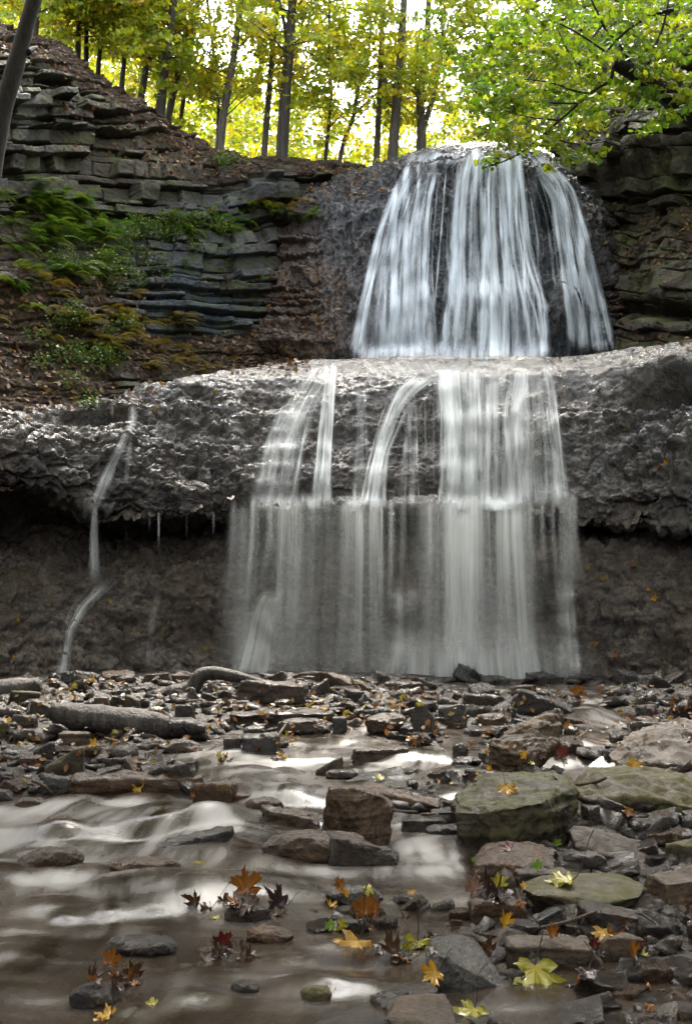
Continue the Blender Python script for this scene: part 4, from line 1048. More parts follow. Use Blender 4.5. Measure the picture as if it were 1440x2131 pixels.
w2 = empty('waterfall', 'middle cascade of white strands sliding down the sloping grey ledge', 'waterfall', at(900, 1050, 17))
S = lambda *a, **k: strand(w2, *a, mat='veil_mid', **k)
def F2(*a, **k): fan(w2, *a, mat='veil_mid', **k)
A1, A2 = [(752, 650), (800, 620), (850, 588), (880, 566), (920, 545), (980, 532), (1056, 515)], [(752, 700), (800, 682), (850, 655), (880, 648), (920, 642), (980, 632), (1056, 622)]
S([(r, x, y) for (r, x), (_, y) in zip(A1, A2)], .52, seed=21, edge=.2)
S([(845, 570, 645), (900, 550, 640), (960, 540, 622)], .55, seed=22, off=.2, edge=.25, top_fade=.2, bot_fade=.3)
for r_, x0, x1 in ((884, 556, 636), (918, 545, 630), (958, 535, 625), (996, 528, 618)): S([(r_, x0, x1), (r_ + 10, x0 - 4, x1), (r_ + 22, x0 - 6, x1 + 2)], .5, seed=int(r_), off=.22, top_fade=.3, bot_fade=.6, edge=.3)
F2(A1, A2, 8, 61, (9, 26), (.25, .55), off=.2)
S([(750, 672, 710), (850, 664, 704), (950, 655, 696), (1056, 640, 694)], .8, seed=23, edge=.3)
F2([(752, 675), (1056, 645)], [(752, 706), (1056, 690)], 4, 62, (6, 12), (.5, .9), off=.18)
S([(800, 738, 762), (900, 738, 770), (1056, 728, 776)], .5, seed=24, edge=.35)
S([(778, 850, 940), (805, 818, 890), (840, 798, 856), (880, 784, 832), (950, 764, 812), (1056, 744, 804)], .8, seed=25, edge=.3)
F2([(800, 822), (850, 795), (950, 766), (1056, 745)], [(800, 880), (850, 850), (950, 808), (1056, 800)], 5, 63, (5, 12), (.5, .9), off=.18)
S([(830, 846, 884), (920, 836, 872), (1056, 822, 868)], .42, seed=26, edge=.35)
S([(755, 895, 1150), (830, 900, 1155), (900, 908, 1165), (1060, 900, 1185)], .42, seed=27, edge=.08, top_fade=.15)
S([(762, 898, 1008), (800, 902, 1008), (850, 910, 1008), (950, 915, 1008), (1060, 900, 1014)], .85, seed=28, edge=.16, off=.2)
S([(785, 1000, 1044), (900, 998, 1042), (1060, 996, 1042)], .7, seed=29, edge=.3, off=.2)
S([(762, 1060, 1110), (830, 1050, 1104), (900, 1038, 1100), (980, 1028, 1098), (1060, 1018, 1100)], .62, seed=30, edge=.25, off=.2)
F2([(765, 905), (850, 912), (1066, 905)], [(765, 1100), (850, 1100), (1066, 1100)], 15, 64, (9, 30), (.3, .75), off=.24)
S([(752, 1115, 1150), (830, 1134, 1162), (920, 1146, 1174), (1064, 1146, 1194)], .55, seed=31, edge=.3, off=.2)
F2([(760, 1100), (850, 1105), (1062, 1100)], [(760, 1150), (850, 1160), (1062, 1190)], 6, 65, (4, 10), (.25, .6), off=.2)
F2([(752, 800), (790, 815), (900, 830), (1056, 830)], [(752, 900), (790, 905), (900, 905), (1056, 905)], 5, 66, (4, 8), (.2, .4), off=.16)
S([(746, 700, 1155), (775, 730, 1150), (805, 790, 1145)], .42, seed=32, off=.08, top_fade=.2, bot_fade=.6, edge=.1)
S([(1022, 905, 1115), (1045, 890, 1122), (1066, 880, 1130)], .95, seed=33, off=.2, top_fade=.6, bot_fade=.2, edge=.25)
S([(1018, 515, 700), (1045, 502, 705), (1064, 498, 705)], .7, seed=34, off=.18, top_fade=.6, bot_fade=.2)
S([(1026, 722, 805), (1050, 710, 808), (1068, 700, 810)], .8, seed=35, off=.18, top_fade=.6, bot_fade=.2)

w3 = empty('waterfall', 'wide lower curtain of falling water hanging from the ledge lip to the pool', 'waterfall', at(840, 1420, 16.7))
def curtain(PX, PR):
    x = PX + (PR - 1060) * .0
    dns = np.full_like(PX, .16)
    for c, w, a in ((500, 22, .30), (530, 18, .25), (585, 30, .35), (620, 25, .30), (660, 22, .2), (735, 30, .45), (775, 18, .4), (815, 8, .3), (880, 25, .25), (918, 28, .5), (965, 34, .95), (1000, 25, .4), (1062, 30, .8), (1095, 20, .3), (1130, 7, .2), (1172, 10, .4), (1190, 8, .4)):
        dns = dns + a * np.exp(-((x - c) / w) ** 2)
    fade = np.interp(PR, [1050, 1120, 1250, 1430], [1.0, .9, .66, .6]) * (.85 + .3 * vnoise(np.stack([PX / 14, PR / 900, PX * 0], -1), 9))
    gap = 1 - .55 * np.exp(-((x - 835) / 25) ** 2) - .55 * np.exp(-((x - 690) / 20) ** 2) - .6 * np.exp(-((x - 1115) / 20) ** 2)
    return dns * fade * gap
rel(w3, sheet('strand', w3, [(1044, 474, 1216), (1150, 455, 1226), (1300, 438, 1236), (1430, 425, 1246)], .17, 'veil_low', .20, True, lambda a_, b_: np.clip(.75 + .6 * vnoise(np.stack([a_ / 45, b_ / 700, a_ * 0], -1), 9), .2, 1.2) * np.interp(b_, [1054, 1150, 1430], [1, .9, .75]), .05, .02, seed=41, edge=.16, lean=.25))
g = np.random.default_rng(640)
CUR = [(500, 26, .42), (535, 22, .36), (560, 12, .3), (590, 32, .5), (622, 26, .42), (655, 18, .28), (680, 16, .2), (722, 20, .42), (748, 24, .6), (778, 20, .55), (815, 8, .4), (840, 8, .25), (880, 26, .32), (905, 22, .4), (935, 28, .75), (965, 40, 1.0), (950, 26, .8), (985, 26, .85), (1012, 20, .4), (1050, 26, .7), (1068, 30, .95), (1098, 18, .4), (1128, 7, .3), (1150, 6, .25), (1172, 11, .5), (1190, 8, .3)]
CUR += [(g.uniform(485, 1195), g.uniform(3, 9), g.uniform(.2, .5)) for _ in range(16)]
for k, (c, w_, a_) in enumerate(CUR):
    r0_ = g.uniform(1012, 1048); r1_ = 1428 if w_ > 15 else g.uniform(1180, 1428); f_ = g.uniform(1.1, 1.5); c2 = c + (c - 840) * .05 + g.normal() * 6
    a_ = min(1.0, a_ * 1.15)
    rel(w3, sheet('strand', w3, [(r0_, c - w_ * 1.15, c + w_ * 1.15), (1110, c - w_ * 1.4, c + w_ * 1.4), (r1_, c2 - w_ * 1.4 * f_, c2 + w_ * 1.4 * f_)], a_, 'veil_low', .21 + .006 * k % .2, True, lambda x_, y_: np.interp(y_, [1050, 1120, 1250, 1430], [1, .85, .52, .42]), .10, .16 if w_ > 15 else .6, seed=700 + k, edge=.5, lean=.22 + g.uniform(0, .1)))
rel(w3, sheet('strand', w3, [(1215, 560, 600), (1260, 515, 590), (1330, 495, 585), (1415, 470, 575)], .5, 'veil_low', .16, False, None, .2, .1, seed=43, edge=.3))
rel(w3, sheet('strand', w3, [(1205, 800, 870), (1300, 800, 880), (1415, 790, 880)], .4, 'veil_low', .16, False, None, .2, .1, seed=44, edge=.3))
rel(w3, sheet('strand', w3, [(1200, 1150, 1195), (1300, 1155, 1205), (1415, 1160, 1215)], .4, 'veil_low', .16, False, None, .2, .1, seed=45, edge=.3))
rel(w3, sheet('spray', w3, [(1270, 440, 1250), (1434, 400, 1290)], .62, 'veil_low', .55, True, lambda a, b: np.exp(-((a - 1010) / 240) ** 2), .8, .05, seed=46, edge=.2, Y0=16.9))

w4 = empty('waterfall', 'thin side trickle running down the dark ledge by itself', 'waterfall', at(150, 1410, 16))
T4 = lambda *a, **k: strand(w4, *a, mat='veil_mid', **k)
T4([(840, 262, 282), (868, 262, 296), (900, 246, 282), (960, 222, 252), (1010, 194, 238), (1064, 172, 220)], .5, seed=51, edge=.5, off=.06)
T4([(838, 228, 238), (872, 226, 240)], .6, seed=52, edge=.4, off=.06)
T4([(845, 270, 280), (872, 268, 282)], .6, seed=53, edge=.4, off=.06)
T4([(905, 268, 280), (1000, 255, 270)], .25, seed=54, edge=.4, off=.06)
rel(w4, sheet('strand', w4, [(1050, 184, 212), (1120, 180, 212), (1235, 176, 218)], .45, 'veil_mid', .10, True, None, .05, .4, seed=55, edge=.4))
T4([(1200, 185, 260), (1235, 165, 225), (1260, 140, 195), (1310, 125, 160), (1415, 112, 145)], .62, seed=56, edge=.35, off=.08, top_fade=.25)
T4([(1190, 318, 345), (1290, 300, 330), (1400, 290, 320)], .2, seed=57, edge=.4, off=.06, top_fade=.4)
for i, (x, r) in enumerate(((226, 1165), (262, 1160), (331, 1150), (389, 1165), (312, 1110), (420, 1115), (445, 1120))):
    rel(w4, sheet('drip', w4, [(1064, x - 4, x + 4), (r, x - 3, x + 3)], .4 if i < 4 else .25, 'veil_mid', .08, True, None, .1, .6, seed=60 + i, edge=.5))

# ------------------------------------------------------------------ tubes: logs, branches, trunks
def tube(path, radii, seg=10, seed=0, noise=.12, sub=6):
    path = np.asarray(path, float); radii = np.asarray(radii, float)
    n = len(path); tq = np.linspace(0, n - 1, (n - 1) * sub + 1)
    P = np.stack([np.interp(tq, np.arange(n), path[:, k]) for k in range(3)], 1); r = np.interp(tq, np.arange(n), radii)
    for _ in range(sub):
        P[1:-1] = (P[:-2] + 2 * P[1:-1] + P[2:]) / 4
    t = np.gradient(P, axis=0); t /= np.linalg.norm(t, axis=1, keepdims=True) + 1e-9
    a = np.where(np.abs(t[:, 2:3]) > .9, [[1., 0, 0]], [[0, 0, 1.]])
    u = np.cross(t, a); u /= np.linalg.norm(u, axis=1, keepdims=True) + 1e-9; v = np.cross(t, u)
    th = np.linspace(0, 2 * np.pi, seg, endpoint=False)
    d = u[:, None] * np.cos(th)[None, :, None] + v[:, None] * np.sin(th)[None, :, None]
    rr = r[:, None] * np.ones(seg)[None]
    if noise:
        rr = rr * (1 + noise * fbm((P[:, None] + d * r[:, None, None]) / (r.max() * 2.2), 3, seed=seed))
    V = (P[:, None] + d * rr[..., None]).reshape(-1, 3)
    m = len(P); i = np.arange(m - 1)[:, None] * seg + np.arange(seg)[None]; j = np.arange(m - 1)[:, None] * seg + (np.arange(seg)[None] + 1) % seg
    Fq = np.stack([i, j, j + seg, i + seg], -1).reshape(-1, 4).tolist()
    Fq.append(list(range(seg))[::-1]); Fq.append([(m - 1) * seg + k for k in range(seg)])
    return V, Fq

def join(parts):
    V, Fq, n = [], [], 0
    for v, f in parts:
        V.append(v); Fq += [[k + n for k in q] for q in f]; n += len(v)
    return np.concatenate(V), Fq

def tube_obj(name, parts, mat, parent=None):
    V, Fq = join(parts)
    if parent is not None: V = V - np.array(parent.location)
    return link(name, V, Fq, M[mat], parent)

def pxpath(pts, Y): return np.array([at(p[0], p[1], p[2] if len(p) > 2 else Y) for p in pts])

lg = empty('log', 'thick weathered driftwood log lying across the rubble with a black broken end', 'log', at(260, 1520, bed_hit(260, 1525)[1]))
Y = bed_hit(260, 1528)[1]
tube_obj('wood', [tube(pxpath([(108, 1482), (150, 1488), (230, 1497), (300, 1508), (352, 1515)], Y), [.075, .085, .095, .09, .085], 22, 3, .4)], 'log', lg)
tube_obj('broken_end', [tube(pxpath([(345, 1514, Y + .02), (375, 1513, Y + .02), (405, 1513, Y), (428, 1518, Y)], Y), [.075, .07, .062, .035], 14, 5, .5)], 'logd', lg)
lg = empty('log', 'short grey log end poking in from the left edge', 'log', at(30, 1450, bed_hit(30, 1455)[1]))
Y = bed_hit(30, 1456)[1]
tube_obj('wood', [tube(pxpath([(-90, 1452), (0, 1445), (50, 1436), (84, 1424)], Y), [.13, .12, .10, .06], 14, 8, .3)], 'log', lg)
lg = empty('branch', 'curved bare branch arching over the stones at the foot of the fall', 'branch', at(450, 1430, bed_hit(450, 1445)[1]))
Y = bed_hit(450, 1447)[1]
tube_obj('wood', [tube(pxpath([(335, 1446), (360, 1446), (385, 1440), (405, 1427), (412, 1412), (425, 1402), (450, 1400), (490, 1408), (555, 1422)], Y), [.06, .10, .085, .08, .075, .075, .07, .055, .025], 12, 9, .2)], 'log', lg)
# twigs
TW = [([(1195, 1537), (1212, 1530), (1228, 1513)], .007, 'black twig sticking up beside the tilted brown boulder'),
      ([(1200, 1632), (1235, 1630), (1262, 1618)], .010, 'thin brown twig between the mossy block and the green-tinged boulder'),
      ([(1120, 1932), (1180, 1920), (1215, 1906), (1242, 1896)], .006, 'bare twig lying below the green slab'),
      ([(68, 1625), (90, 1632), (112, 1652)], .008, 'forked twig in the water by the left edge'),
      ([(820, 1687), (870, 1690)], .006, 'straight twig floating right of the upright block'),
      ([(575, 1535), (590, 1515), (600, 1500), (606, 1518)], .008, 'pale bent twig under the long level slab'),
      ([(1330, 1900), (1350, 1912), (1364, 1923)], .004, 'straw-coloured stalk in the shaded bank')]
for pts, r, lab in TW:
    pp_ = []
    for p in pts:
        h, _ = hit(p[0], max(q[1] for q in pts)); pp_.append(at(p[0], p[1], h[1] - .01))
    V, Fq = tube(pp_, [r, r, r * .8, r * .6][:len(pts)], 6, 1, .15, 4); c = V.mean(0)
    o = link('twig', V - c, Fq, M['twig']); o.location = c; tag(o, lab, 'twig')

# ------------------------------------------------------------------ maple leaves
def maple_outline():
    half = [(0, 1.0), (.07, .80), (.16, .74), (.13, .52), (.36, .66), (.42, .56), (.62, .60), (.58, .46), (.74, .40), (.52, .26), (.34, .18), (.50, .06), (.62, -.02), (.46, -.10), (.40, -.20), (.20, -.16), (.05, -.10)]
    return np.array(half + [(-x, y) for x, y in half[::-1]][:-1])

def maple_mesh(name, mat, curl=.3, fold=.2, seed=0):
    rng = np.random.default_rng(seed)
    o = maple_outline(); o = o * (1 + rng.uniform(-.08, .08, (len(o), 1))); n = len(o)
    rings = [0.0, .3, .6, .82, 1.0]
    V = [(0, 0, 0)]; rad = [0.]; 
    for r in rings[1:]:
        for p in o: V.append((p[0] * r, p[1] * r, 0)); rad.append(r)
    V = np.array(V); rad = np.array(rad)
    ang = np.arctan2(V[:, 0], V[:, 1] + 1e-6)
    vein = np.zeros(len(V))
    for a in (0, .62, -.62, 1.35, -1.35): vein = np.maximum(vein, np.exp(-((ang - a) / .07) ** 2))
    vein *= (rad > .05)
    R2 = (V[:, :2] ** 2).sum(1)
    V[:, 2] = curl * R2 * (1 + .5 * np.sin(ang * 2 + rng.uniform(0, 6))) + fold * np.abs(V[:, 0]) * .8 + .10 * rad * np.sin(ang * 7 + rng.uniform(0, 6)) * rad
    V[:, 2] += .05 * rng.normal(size=len(V)) * rad
    V[:, 1] -= .05; V *= .5
    Fq = []
    for k in range(n): Fq.append([0, 1 + k, 1 + (k + 1) % n])
    for ri in range(len(rings) - 2):
        b0, b1 = 1 + ri * n, 1 + (ri + 1) * n
        for k in range(n): Fq.append([b0 + k, b1 + k, b1 + (k + 1) % n, b0 + (k + 1) % n])
    me = bpy.data.meshes.new(name); me.from_pydata(V.tolist(), [], Fq); me.update()
    me.polygons.foreach_set('use_smooth', np.ones(len(me.polygons), bool))
    for k, v in (('rad', rad), ('vein', vein)):
        a = me.attributes.new(k, 'FLOAT', 'POINT'); a.data.foreach_set('value', v.astype(np.float32))
    me.materials.append(mat)
    return me

LEAFM = {}
def leaf_mesh(col, var):
    if (col, var) not in LEAFM:
        c, f = [(.18, .10), (.45, .30), (1.0, .5), (-.5, .2)][var]
        LEAFM[(col, var)] = maple_mesh('blade', ML[col], c, f, var * 11 + sum(map(ord, col)))
    return LEAFM[(col, var)]
def stem_mesh(var):
    k = ('stem', var)
    if k not in LEAFM:
        rng = np.random.default_rng(900 + var)
        p = np.array([(0, -.05, 0), (rng.uniform(-.05, .05), -.22, .12), (rng.uniform(-.15, .15), -.42, .30 + .2 * var), (rng.uniform(-.2, .2), -.55, .55 + .2 * var)])
        V, Fq = tube(p, [.014, .010, .009, .013], 5, 0, 0, 4)
        me = bpy.data.meshes.new('stem'); me.from_pydata(V.tolist(), [], Fq); me.materials.append(M['twig']); me.update(); LEAFM[k] = me
    return LEAFM[k]

def put_leaf(px, row, wpx, col, label, var=0, face=None, yaw=None, group=None, lift=.35, stem=True, rng=random, tilt=.25):
    h, n = hit(px, row)
    if h is None: return None
    size = wpx / F * h[1] / .80
    up = Vector(n)
    if face is not None: up = Vector(face)
    up = (up.normalized() + Vector((rng.gauss(0, tilt), rng.gauss(0, tilt), rng.gauss(0, tilt) * .5))).normalized()
    a = yaw if yaw is not None else rng.uniform(0, 6.28)
    q = up.to_track_quat('Z', 'Y') @ Euler((0, 0, a)).to_quaternion()
    loc = Vector(h) + Vector((0, -.004, .006)) + up * size * .03 + Vector((0, 0, size * lift * (1 - abs(up.z)) * .5))
    if stem:
        o = empty('fallen_leaf', label, 'leaf', loc, group); o.rotation_mode = 'QUATERNION'; o.rotation_quaternion = q; o.scale = (size,) * 3
        b = bpy.data.objects.new('blade', leaf_mesh(col, var)); COL.objects.link(b); b.parent = o
        s = bpy.data.objects.new('stem', stem_mesh(rng.randrange(3))); COL.objects.link(s); s.parent = o
    else:
        o = bpy.data.objects.new('fallen_leaf', leaf_mesh(col, var)); COL.objects.link(o); o.location = loc
        o.rotation_mode = 'QUATERNION'; o.rotation_quaternion = q; o.scale = (size,) * 3; tag(o, label, 'leaf', group)
    return o

rl = random.Random(3)
UP = (0, -.25, 1); FR = (0, -1, .35); FU = (0, -1, 1.0)
KL = [
 (742, 1972, 92, 'yellow', 'flat golden leaf floating with its lobes spread beside the dark small stone', 0, FU, 2.6),
 (868, 1975, 82, 'lime', 'yellow-green leaf propped up against the grey stone with the pale patch', 1, FU, 2.9),
 (905, 2036, 62, 'yellow', 'golden leaf standing tilted on edge below the yellow-green one', 1, FR, 2.2),
 (1112, 2032, 120, 'lime', 'biggest yellow maple leaf facing up with green edges and dark veins', 0, FU, 3.1),
 (760, 1912, 62, 'orange', 'red-brown crinkled leaf standing on the dark small stone', 2, FR, .3),
 (690, 1936, 28, 'green', 'small bright green leaf beside the red-brown crinkled one', 1, FR, 1.0),
 (512, 1868, 78, 'orange', 'upright orange leaf with a green tip on a wet stone', 1, FR, 0.1),
 (588, 1893, 58, 'black', 'black folded leaf next to the upright orange leaf', 2, FU, 1.2),
 (712, 1852, 36, 'orange', 'curled orange leaf on the shiny grey pebble', 2, FR, 1.6),
 (770, 1856, 36, 'lime', 'limp green leaf draped over the back of the shiny grey pebble', 3, FU, 2.0),
 (1053, 1645, 50, 'yellow', 'yellow leaf with an upright stem on the flat top of the mossy block', 0, FU, 3.3),
 (1058, 1770, 40, 'red', 'red-orange leaf on the blocky brown stone', 0, UP, 1.4),
 (1182, 1840, 84, 'lime', 'yellow-green leaf lying on the wide green slab', 0, UP, 1.9),
 (1252, 1945, 50, 'yellow', 'upright yellow leaf with a tall stem on the low grey stone', 0, FU, 3.0),
 (1052, 1932, 44, 'yellow', 'folded translucent golden leaf at the edge of the pink leaf pile', 2, FR, .5),
 (988, 1862, 56, 'pink', 'pale pink leaf turned over in the pile on the wet brown slab', 1, FR, .7),
 (1040, 1852, 44, 'lime', 'spotted yellow-green leaf standing in the pile of pink and black leaves', 1, FR, .2),
 (1040, 1872, 48, 'black', 'black curled leaf in the pile on the wet brown slab', 2, FU, 1.8),
 (1090, 1853, 24, 'yellow', 'small yellow leaf at the left end of the green slab', 1, FU, 1.0),
 (232, 2016, 52, 'orange', 'amber leaf standing on top of the brown heap in the corner', 1, FR, -.3),
 (282, 2042, 50, 'brown', 'brown curled leaf with tall stems in the corner heap', 2, FR, .4),
 (255, 2060, 60, 'brown', 'dark brown leaf at the bottom of the corner heap', 3, FU, 1.5),
 (228, 2122, 64, 'yellow', 'golden leaf half drowned at the very bottom edge', 0, UP, 2.0),
 (322, 2097, 36, 'lime', 'small lime leaf floating right of the corner heap', 0, UP, 1.2),
 (416, 1803, 44, 'lime', 'bright yellow-green leaf alone in the white water', 3, FU, 3.0),
 (408, 1892, 44, 'brown', 'brown cupped leaf with an upright stem left of the upright orange leaf', 2, FR, 0),
 (445, 1915, 36, 'lime', 'limp yellow leaf hanging in the water under the brown cupped leaf', 3, UP, .8),
 (466, 1978, 52, 'red', 'dark red jagged leaf in the heap at mid-water', 2, FR, .3),
 (470, 2003, 50, 'black', 'black leaf under the dark red jagged one', 3, FU, 2.2),
 (500, 1990, 46, 'brown', 'dull brown leaf with long stems beside the dark red jagged one', 1, FU, 1.0),
 (985, 2112, 84, 'lime', 'pale lime leaf cut by the bottom edge next to the gritty stone', 0, FU, 2.7),
 (1222, 2030, 60, 'black', 'grey-black leaf with pale veins in the wet gravel', 0, UP, 2.9),
 (1236, 1978, 34, 'red', 'dark red leaf tucked by the low grey stone', 2, FR, .6),
 (1318, 1992, 44, 'orange', 'rust leaf at the right of the low grey stone', 2, FR, 1.2),
 (1166, 1580, 44, 'red', 'deep red leaf behind the flat mossy block', 1, FR, .2),
 (1200, 1452, 36, 'orange', 'orange leaf standing at the end of the black ridged rock', 1, FR, .2),
 (1306, 1693, 32, 'orange', 'small orange leaf in the dark gap under the green-tinged boulder', 1, FR, 2.8),
 (1322, 1596, 42, 'yellow', 'ochre leaf against the front of the large tan boulder', 1, FR, 2.8),
 (292, 1648, 34, 'yellow', 'yellow leaf hanging from the edge of the long wet slab', 1, FR, 1.2),
 (405, 1660, 18, 'orange', 'tiny orange leaf on the brown angular block', 1, FR, 1.0),
 (1160, 1764, 22, 'green', 'small green leaf standing behind the blocky brown stone', 1, FR, .4),
 (200, 1552, 26, 'yellow', 'yellow leaf on the big mossy lump', 1, FR, 2.0),
 (1016, 1570, 20, 'yellow', 'golden leaf stuck to the black side of the tilted brown boulder', 1, FR, 2.0),
 (985, 1632, 26, 'brown', 'brown curled leaf at the rear corner of the mossy block', 2, FU, 2.0),
 (795, 1625, 36, 'lime', 'lime leaf on the water behind the tall upright block', 0, UP, 1.0),
 (1120, 1812, 30, 'green', 'curled lime-green leaf on the thin grey slab', 2, FR, 1.0),
 (986, 1795, 14, 'green', 'tiny green leaf left of the blocky brown stone', 1, FR, 1.0),
 (820, 1990, 60, 'brown', 'brown leaf crumpled under the yellow-green propped leaf', 2, FU, 1.4),
 (1020, 1990, 46, 'brown', 'brown leaf wedged between the grey stone and the flat brown slab', 2, FR, 1.0),
 (1150, 1955, 34, 'orange', 'brown-orange leaf behind the flat brown slab', 2, FU, .3),
]
for px, row, w, col, lab, var, face, yaw in KL:
    put_leaf(px, row, w, col, lab, var, face, yaw, rng=rl, tilt=.10)

# drifts of smaller leaves on the rubble and on the ledges
def drift(n, region, size, cols, label, group, stem=False, face=None):
    k = 0; n = int(n * .58 + .5)
    for _ in range(n * 3):
        if k >= n: break
        if callable(region): px, row = region()
        else: px, row = rl.uniform(region[0], region[1]), rl.uniform(region[2], region[3])
        if put_leaf(px, row, rl.uniform(*size), rl.choice(cols), label, rl.randrange(4), face, None, group, stem=stem, rng=rl, tilt=.4): k += 1
def blob(cx, cy, sx, sy): return lambda: (rl.gauss(cx, sx), rl.gauss(cy, sy))
MX = ['yellow', 'yellow', 'orange', 'lime', 'brown']
drift(30, blob(170, 1424, 60, 7), (9, 16), MX, 'small autumn leaf in the drift at the foot of the brown wall', 'leaves at the wall foot')
drift(34, blob(640, 1475, 70, 8), (9, 18), MX, 'small autumn leaf scattered on the long level slab', 'leaves on the long level slab')
drift(14, blob(830, 1465, 30, 10), (9, 18), MX, 'small autumn leaf beside the large dark boulder', 'leaves beside the dark boulder')
drift(14, blob(600, 1545, 30, 10), (12, 20), MX, 'small autumn leaf on the flat grey wet slab', 'leaves on the grey wet slab')
drift(16, blob(875, 1540, 16, 14), (14, 24), ['brown', 'black', 'yellow', 'orange'], 'soggy leaf in the dark clump by the small rapids', 'soggy clump by the rapids', True)
drift(9, blob(585, 1578, 8, 8), (14, 24), ['brown', 'black', 'yellow'], 'soggy leaf in the clump standing in the white water', 'soggy clump in the white water', True)
drift(8, blob(462, 1585, 8, 8), (14, 22), ['brown', 'yellow', 'lime'], 'soggy leaf in the heap right of the dark wedge', 'soggy heap by the wedge', True)
drift(40, blob(1395, 1480, 40, 14), (12, 24), ['orange', 'orange', 'brown', 'red'], 'rust leaf in the drift above the large tan boulder', 'rust leaf drift')
drift(12, blob(1200, 1456, 14, 10), (14, 24), ['orange', 'orange', 'brown'], 'orange leaf in the clump at the end of the black ridged rock', 'orange clump at the ridged rock', True)
drift(18, blob(1140, 1590, 60, 14), (12, 26), MX, 'autumn leaf in the wash behind the flat mossy block', 'leaves behind the mossy block')
drift(22, (0, 460, 1440, 1640), (10, 20), MX, 'autumn leaf among the stones round the log', 'leaves round the log')
drift(18, (840, 1000, 1600, 1640), (12, 24), MX, 'autumn leaf on the wet stones behind the upright block', 'leaves behind the upright block', True)
drift(22, (1180, 1440, 1880, 2120), (20, 44), ['brown', 'brown', 'black', 'orange', 'lime'], 'dull leaf in the shaded gravel bank', 'leaves in the shaded bank')
for hx, hr, sx, sr, n_, nm in ((500, 1895, 45, 12, 16, 'upright orange leaf'), (485, 1990, 28, 12, 14, 'dark red jagged leaf'), (245, 2045, 34, 18, 18, 'bottom left corner heap'), (840, 1985, 34, 14, 14, 'yellow-green propped leaf'), (1030, 1870, 34, 14, 12, 'pink leaf on the brown slab'), (745, 1925, 24, 8, 8, 'red-brown crinkled leaf')):
    drift(n_, blob(hx, hr, sx, sr), (26, 52), ['black', 'brown', 'brown', 'black', 'orange'], 'soggy dark leaf heaped by the ' + nm, 'soggy heap by the ' + nm, True, UP)
drift(14, (660, 1050, 1830, 1960), (16, 34), ['brown', 'yellow', 'black', 'lime'], 'wet leaf among the pebbles in the shallow water', 'leaves in the shallow water', True)
drift(34, (330, 1440, 770, 1050), (7, 13), ['yellow', 'yellow', 'lime', 'orange'], 'small yellow leaf stuck to the wet middle ledge', 'leaves stuck to the middle ledge')
drift(14, blob(1350, 970, 45, 10), (10, 18), ['yellow', 'orange', 'yellow'], 'yellow leaf in the cluster on the bulge of the ledge near the right edge', 'leaf cluster on the ledge bulge')
drift(26, (30, 470, 1190, 1400), (9, 18), ['yellow', 'lime', 'yellow'], 'yellow leaf stuck to the brown lower wall beside the trickle', 'leaves on the lower wall')
drift(24, (1210, 1440, 1150, 1400), (10, 22), ['yellow', 'yellow', 'orange'], 'yellow leaf stuck to the lower wall right of the curtain', 'leaves right of the curtain')
drift(26, lambda: (lambda x: (x, np.interp(x, [60, 240, 400, 640, 1160, 1300, 1440], [868, 818, 785, 752, 744, 732, 716]) + rl.uniform(0, 12)))(rl.uniform(60, 1440)), (9, 16), MX, 'autumn leaf caught along the brow of the middle ledge', 'leaves along the ledge brow')

# uncountable litter and small leaves on the slopes of the gorge
def leaf_quads(P, Nrm, size, rng, aspect=.62):
    n = len(P)
    t = rng.normal(size=(n, 3)); t -= (t * Nrm).sum(1, keepdims=True) * Nrm; t /= np.linalg.norm(t, axis=1, keepdims=True) + 1e-9
    b = np.cross(Nrm, t)
    s = np.asarray(size).reshape(-1, 1)
    c = P
    fold = Nrm * s * .12
    V = np.stack([c - t * s, c - t * s * .15 + b * s * aspect + fold, c + t * s * .55 + b * s * aspect * .72 + fold, c + t * s * 1.05, c + t * s * .55 - b * s * aspect * .72 + fold, c - t * s * .15 - b * s * aspect + fold], 1)
    i = np.arange(n)[:, None] * 6
    Fq = np.concatenate([np.concatenate([i, i + 1, i + 2, i + 3], 1), np.concatenate([i, i + 3, i + 4, i + 5], 1)])
    return V.reshape(-1, 3), Fq
def rep(c): return np.repeat(c, 6, 0)

LITC = np.array([(.20, .09, .02), (.26, .15, .025), (.12, .05, .016), (.06, .03, .015), (.17, .11, .05), (.16, .06, .012)])
rng = np.random.default_rng(70)
pts, nn = [], []
REG = [(-20, 330, 560, 860, 700), (0, 120, 60, 170, 120), (110, 330, 100, 330, 200), (300, 520, 250, 375, 260), (380, 620, 690, 770, 200), (0, 460, 1420, 1600, 150), (440, 960, 1420, 1540, 150), (960, 1440, 1430, 1560, 130), (620, 760, 350, 420, 120), (560, 720, 560, 740, 150), (1180, 1440, 410, 560, 260), (1240, 1440, 560, 730, 80), (700, 860, 340, 420, 60), (200, 540, 580, 620, 60), (480, 640, 740, 780, 60)]
for x0, x1, r0, r1, n in REG:
    k = 0
    for _ in range(n * 4):
        if k >= n: break
        h, nr = hit(rng.uniform(x0, x1), rng.uniform(r0, r1))
        if h is None: continue
        if nr[2] < .25 and rng.random() > .12: continue
        pts.append(h + nr * .03); nn.append(nr); k += 1
pts = np.array(pts); nn = np.array(nn) + rng.normal(size=(len(pts), 3)) * .45; nn /= np.linalg.norm(nn, axis=1, keepdims=True)
V, Fq = leaf_quads(pts, nn, rng.uniform(.026, .058, len(pts)) * np.clip(pts[:, 1] / 16, .4, 1.1), rng, .6)
tag(link('leaf_litter', V, Fq, M['fern'], colors=rep(LITC[rng.integers(len(LITC), size=len(pts))] * rng.uniform(.6, 1.2, (len(pts), 1)))), kind='stuff')

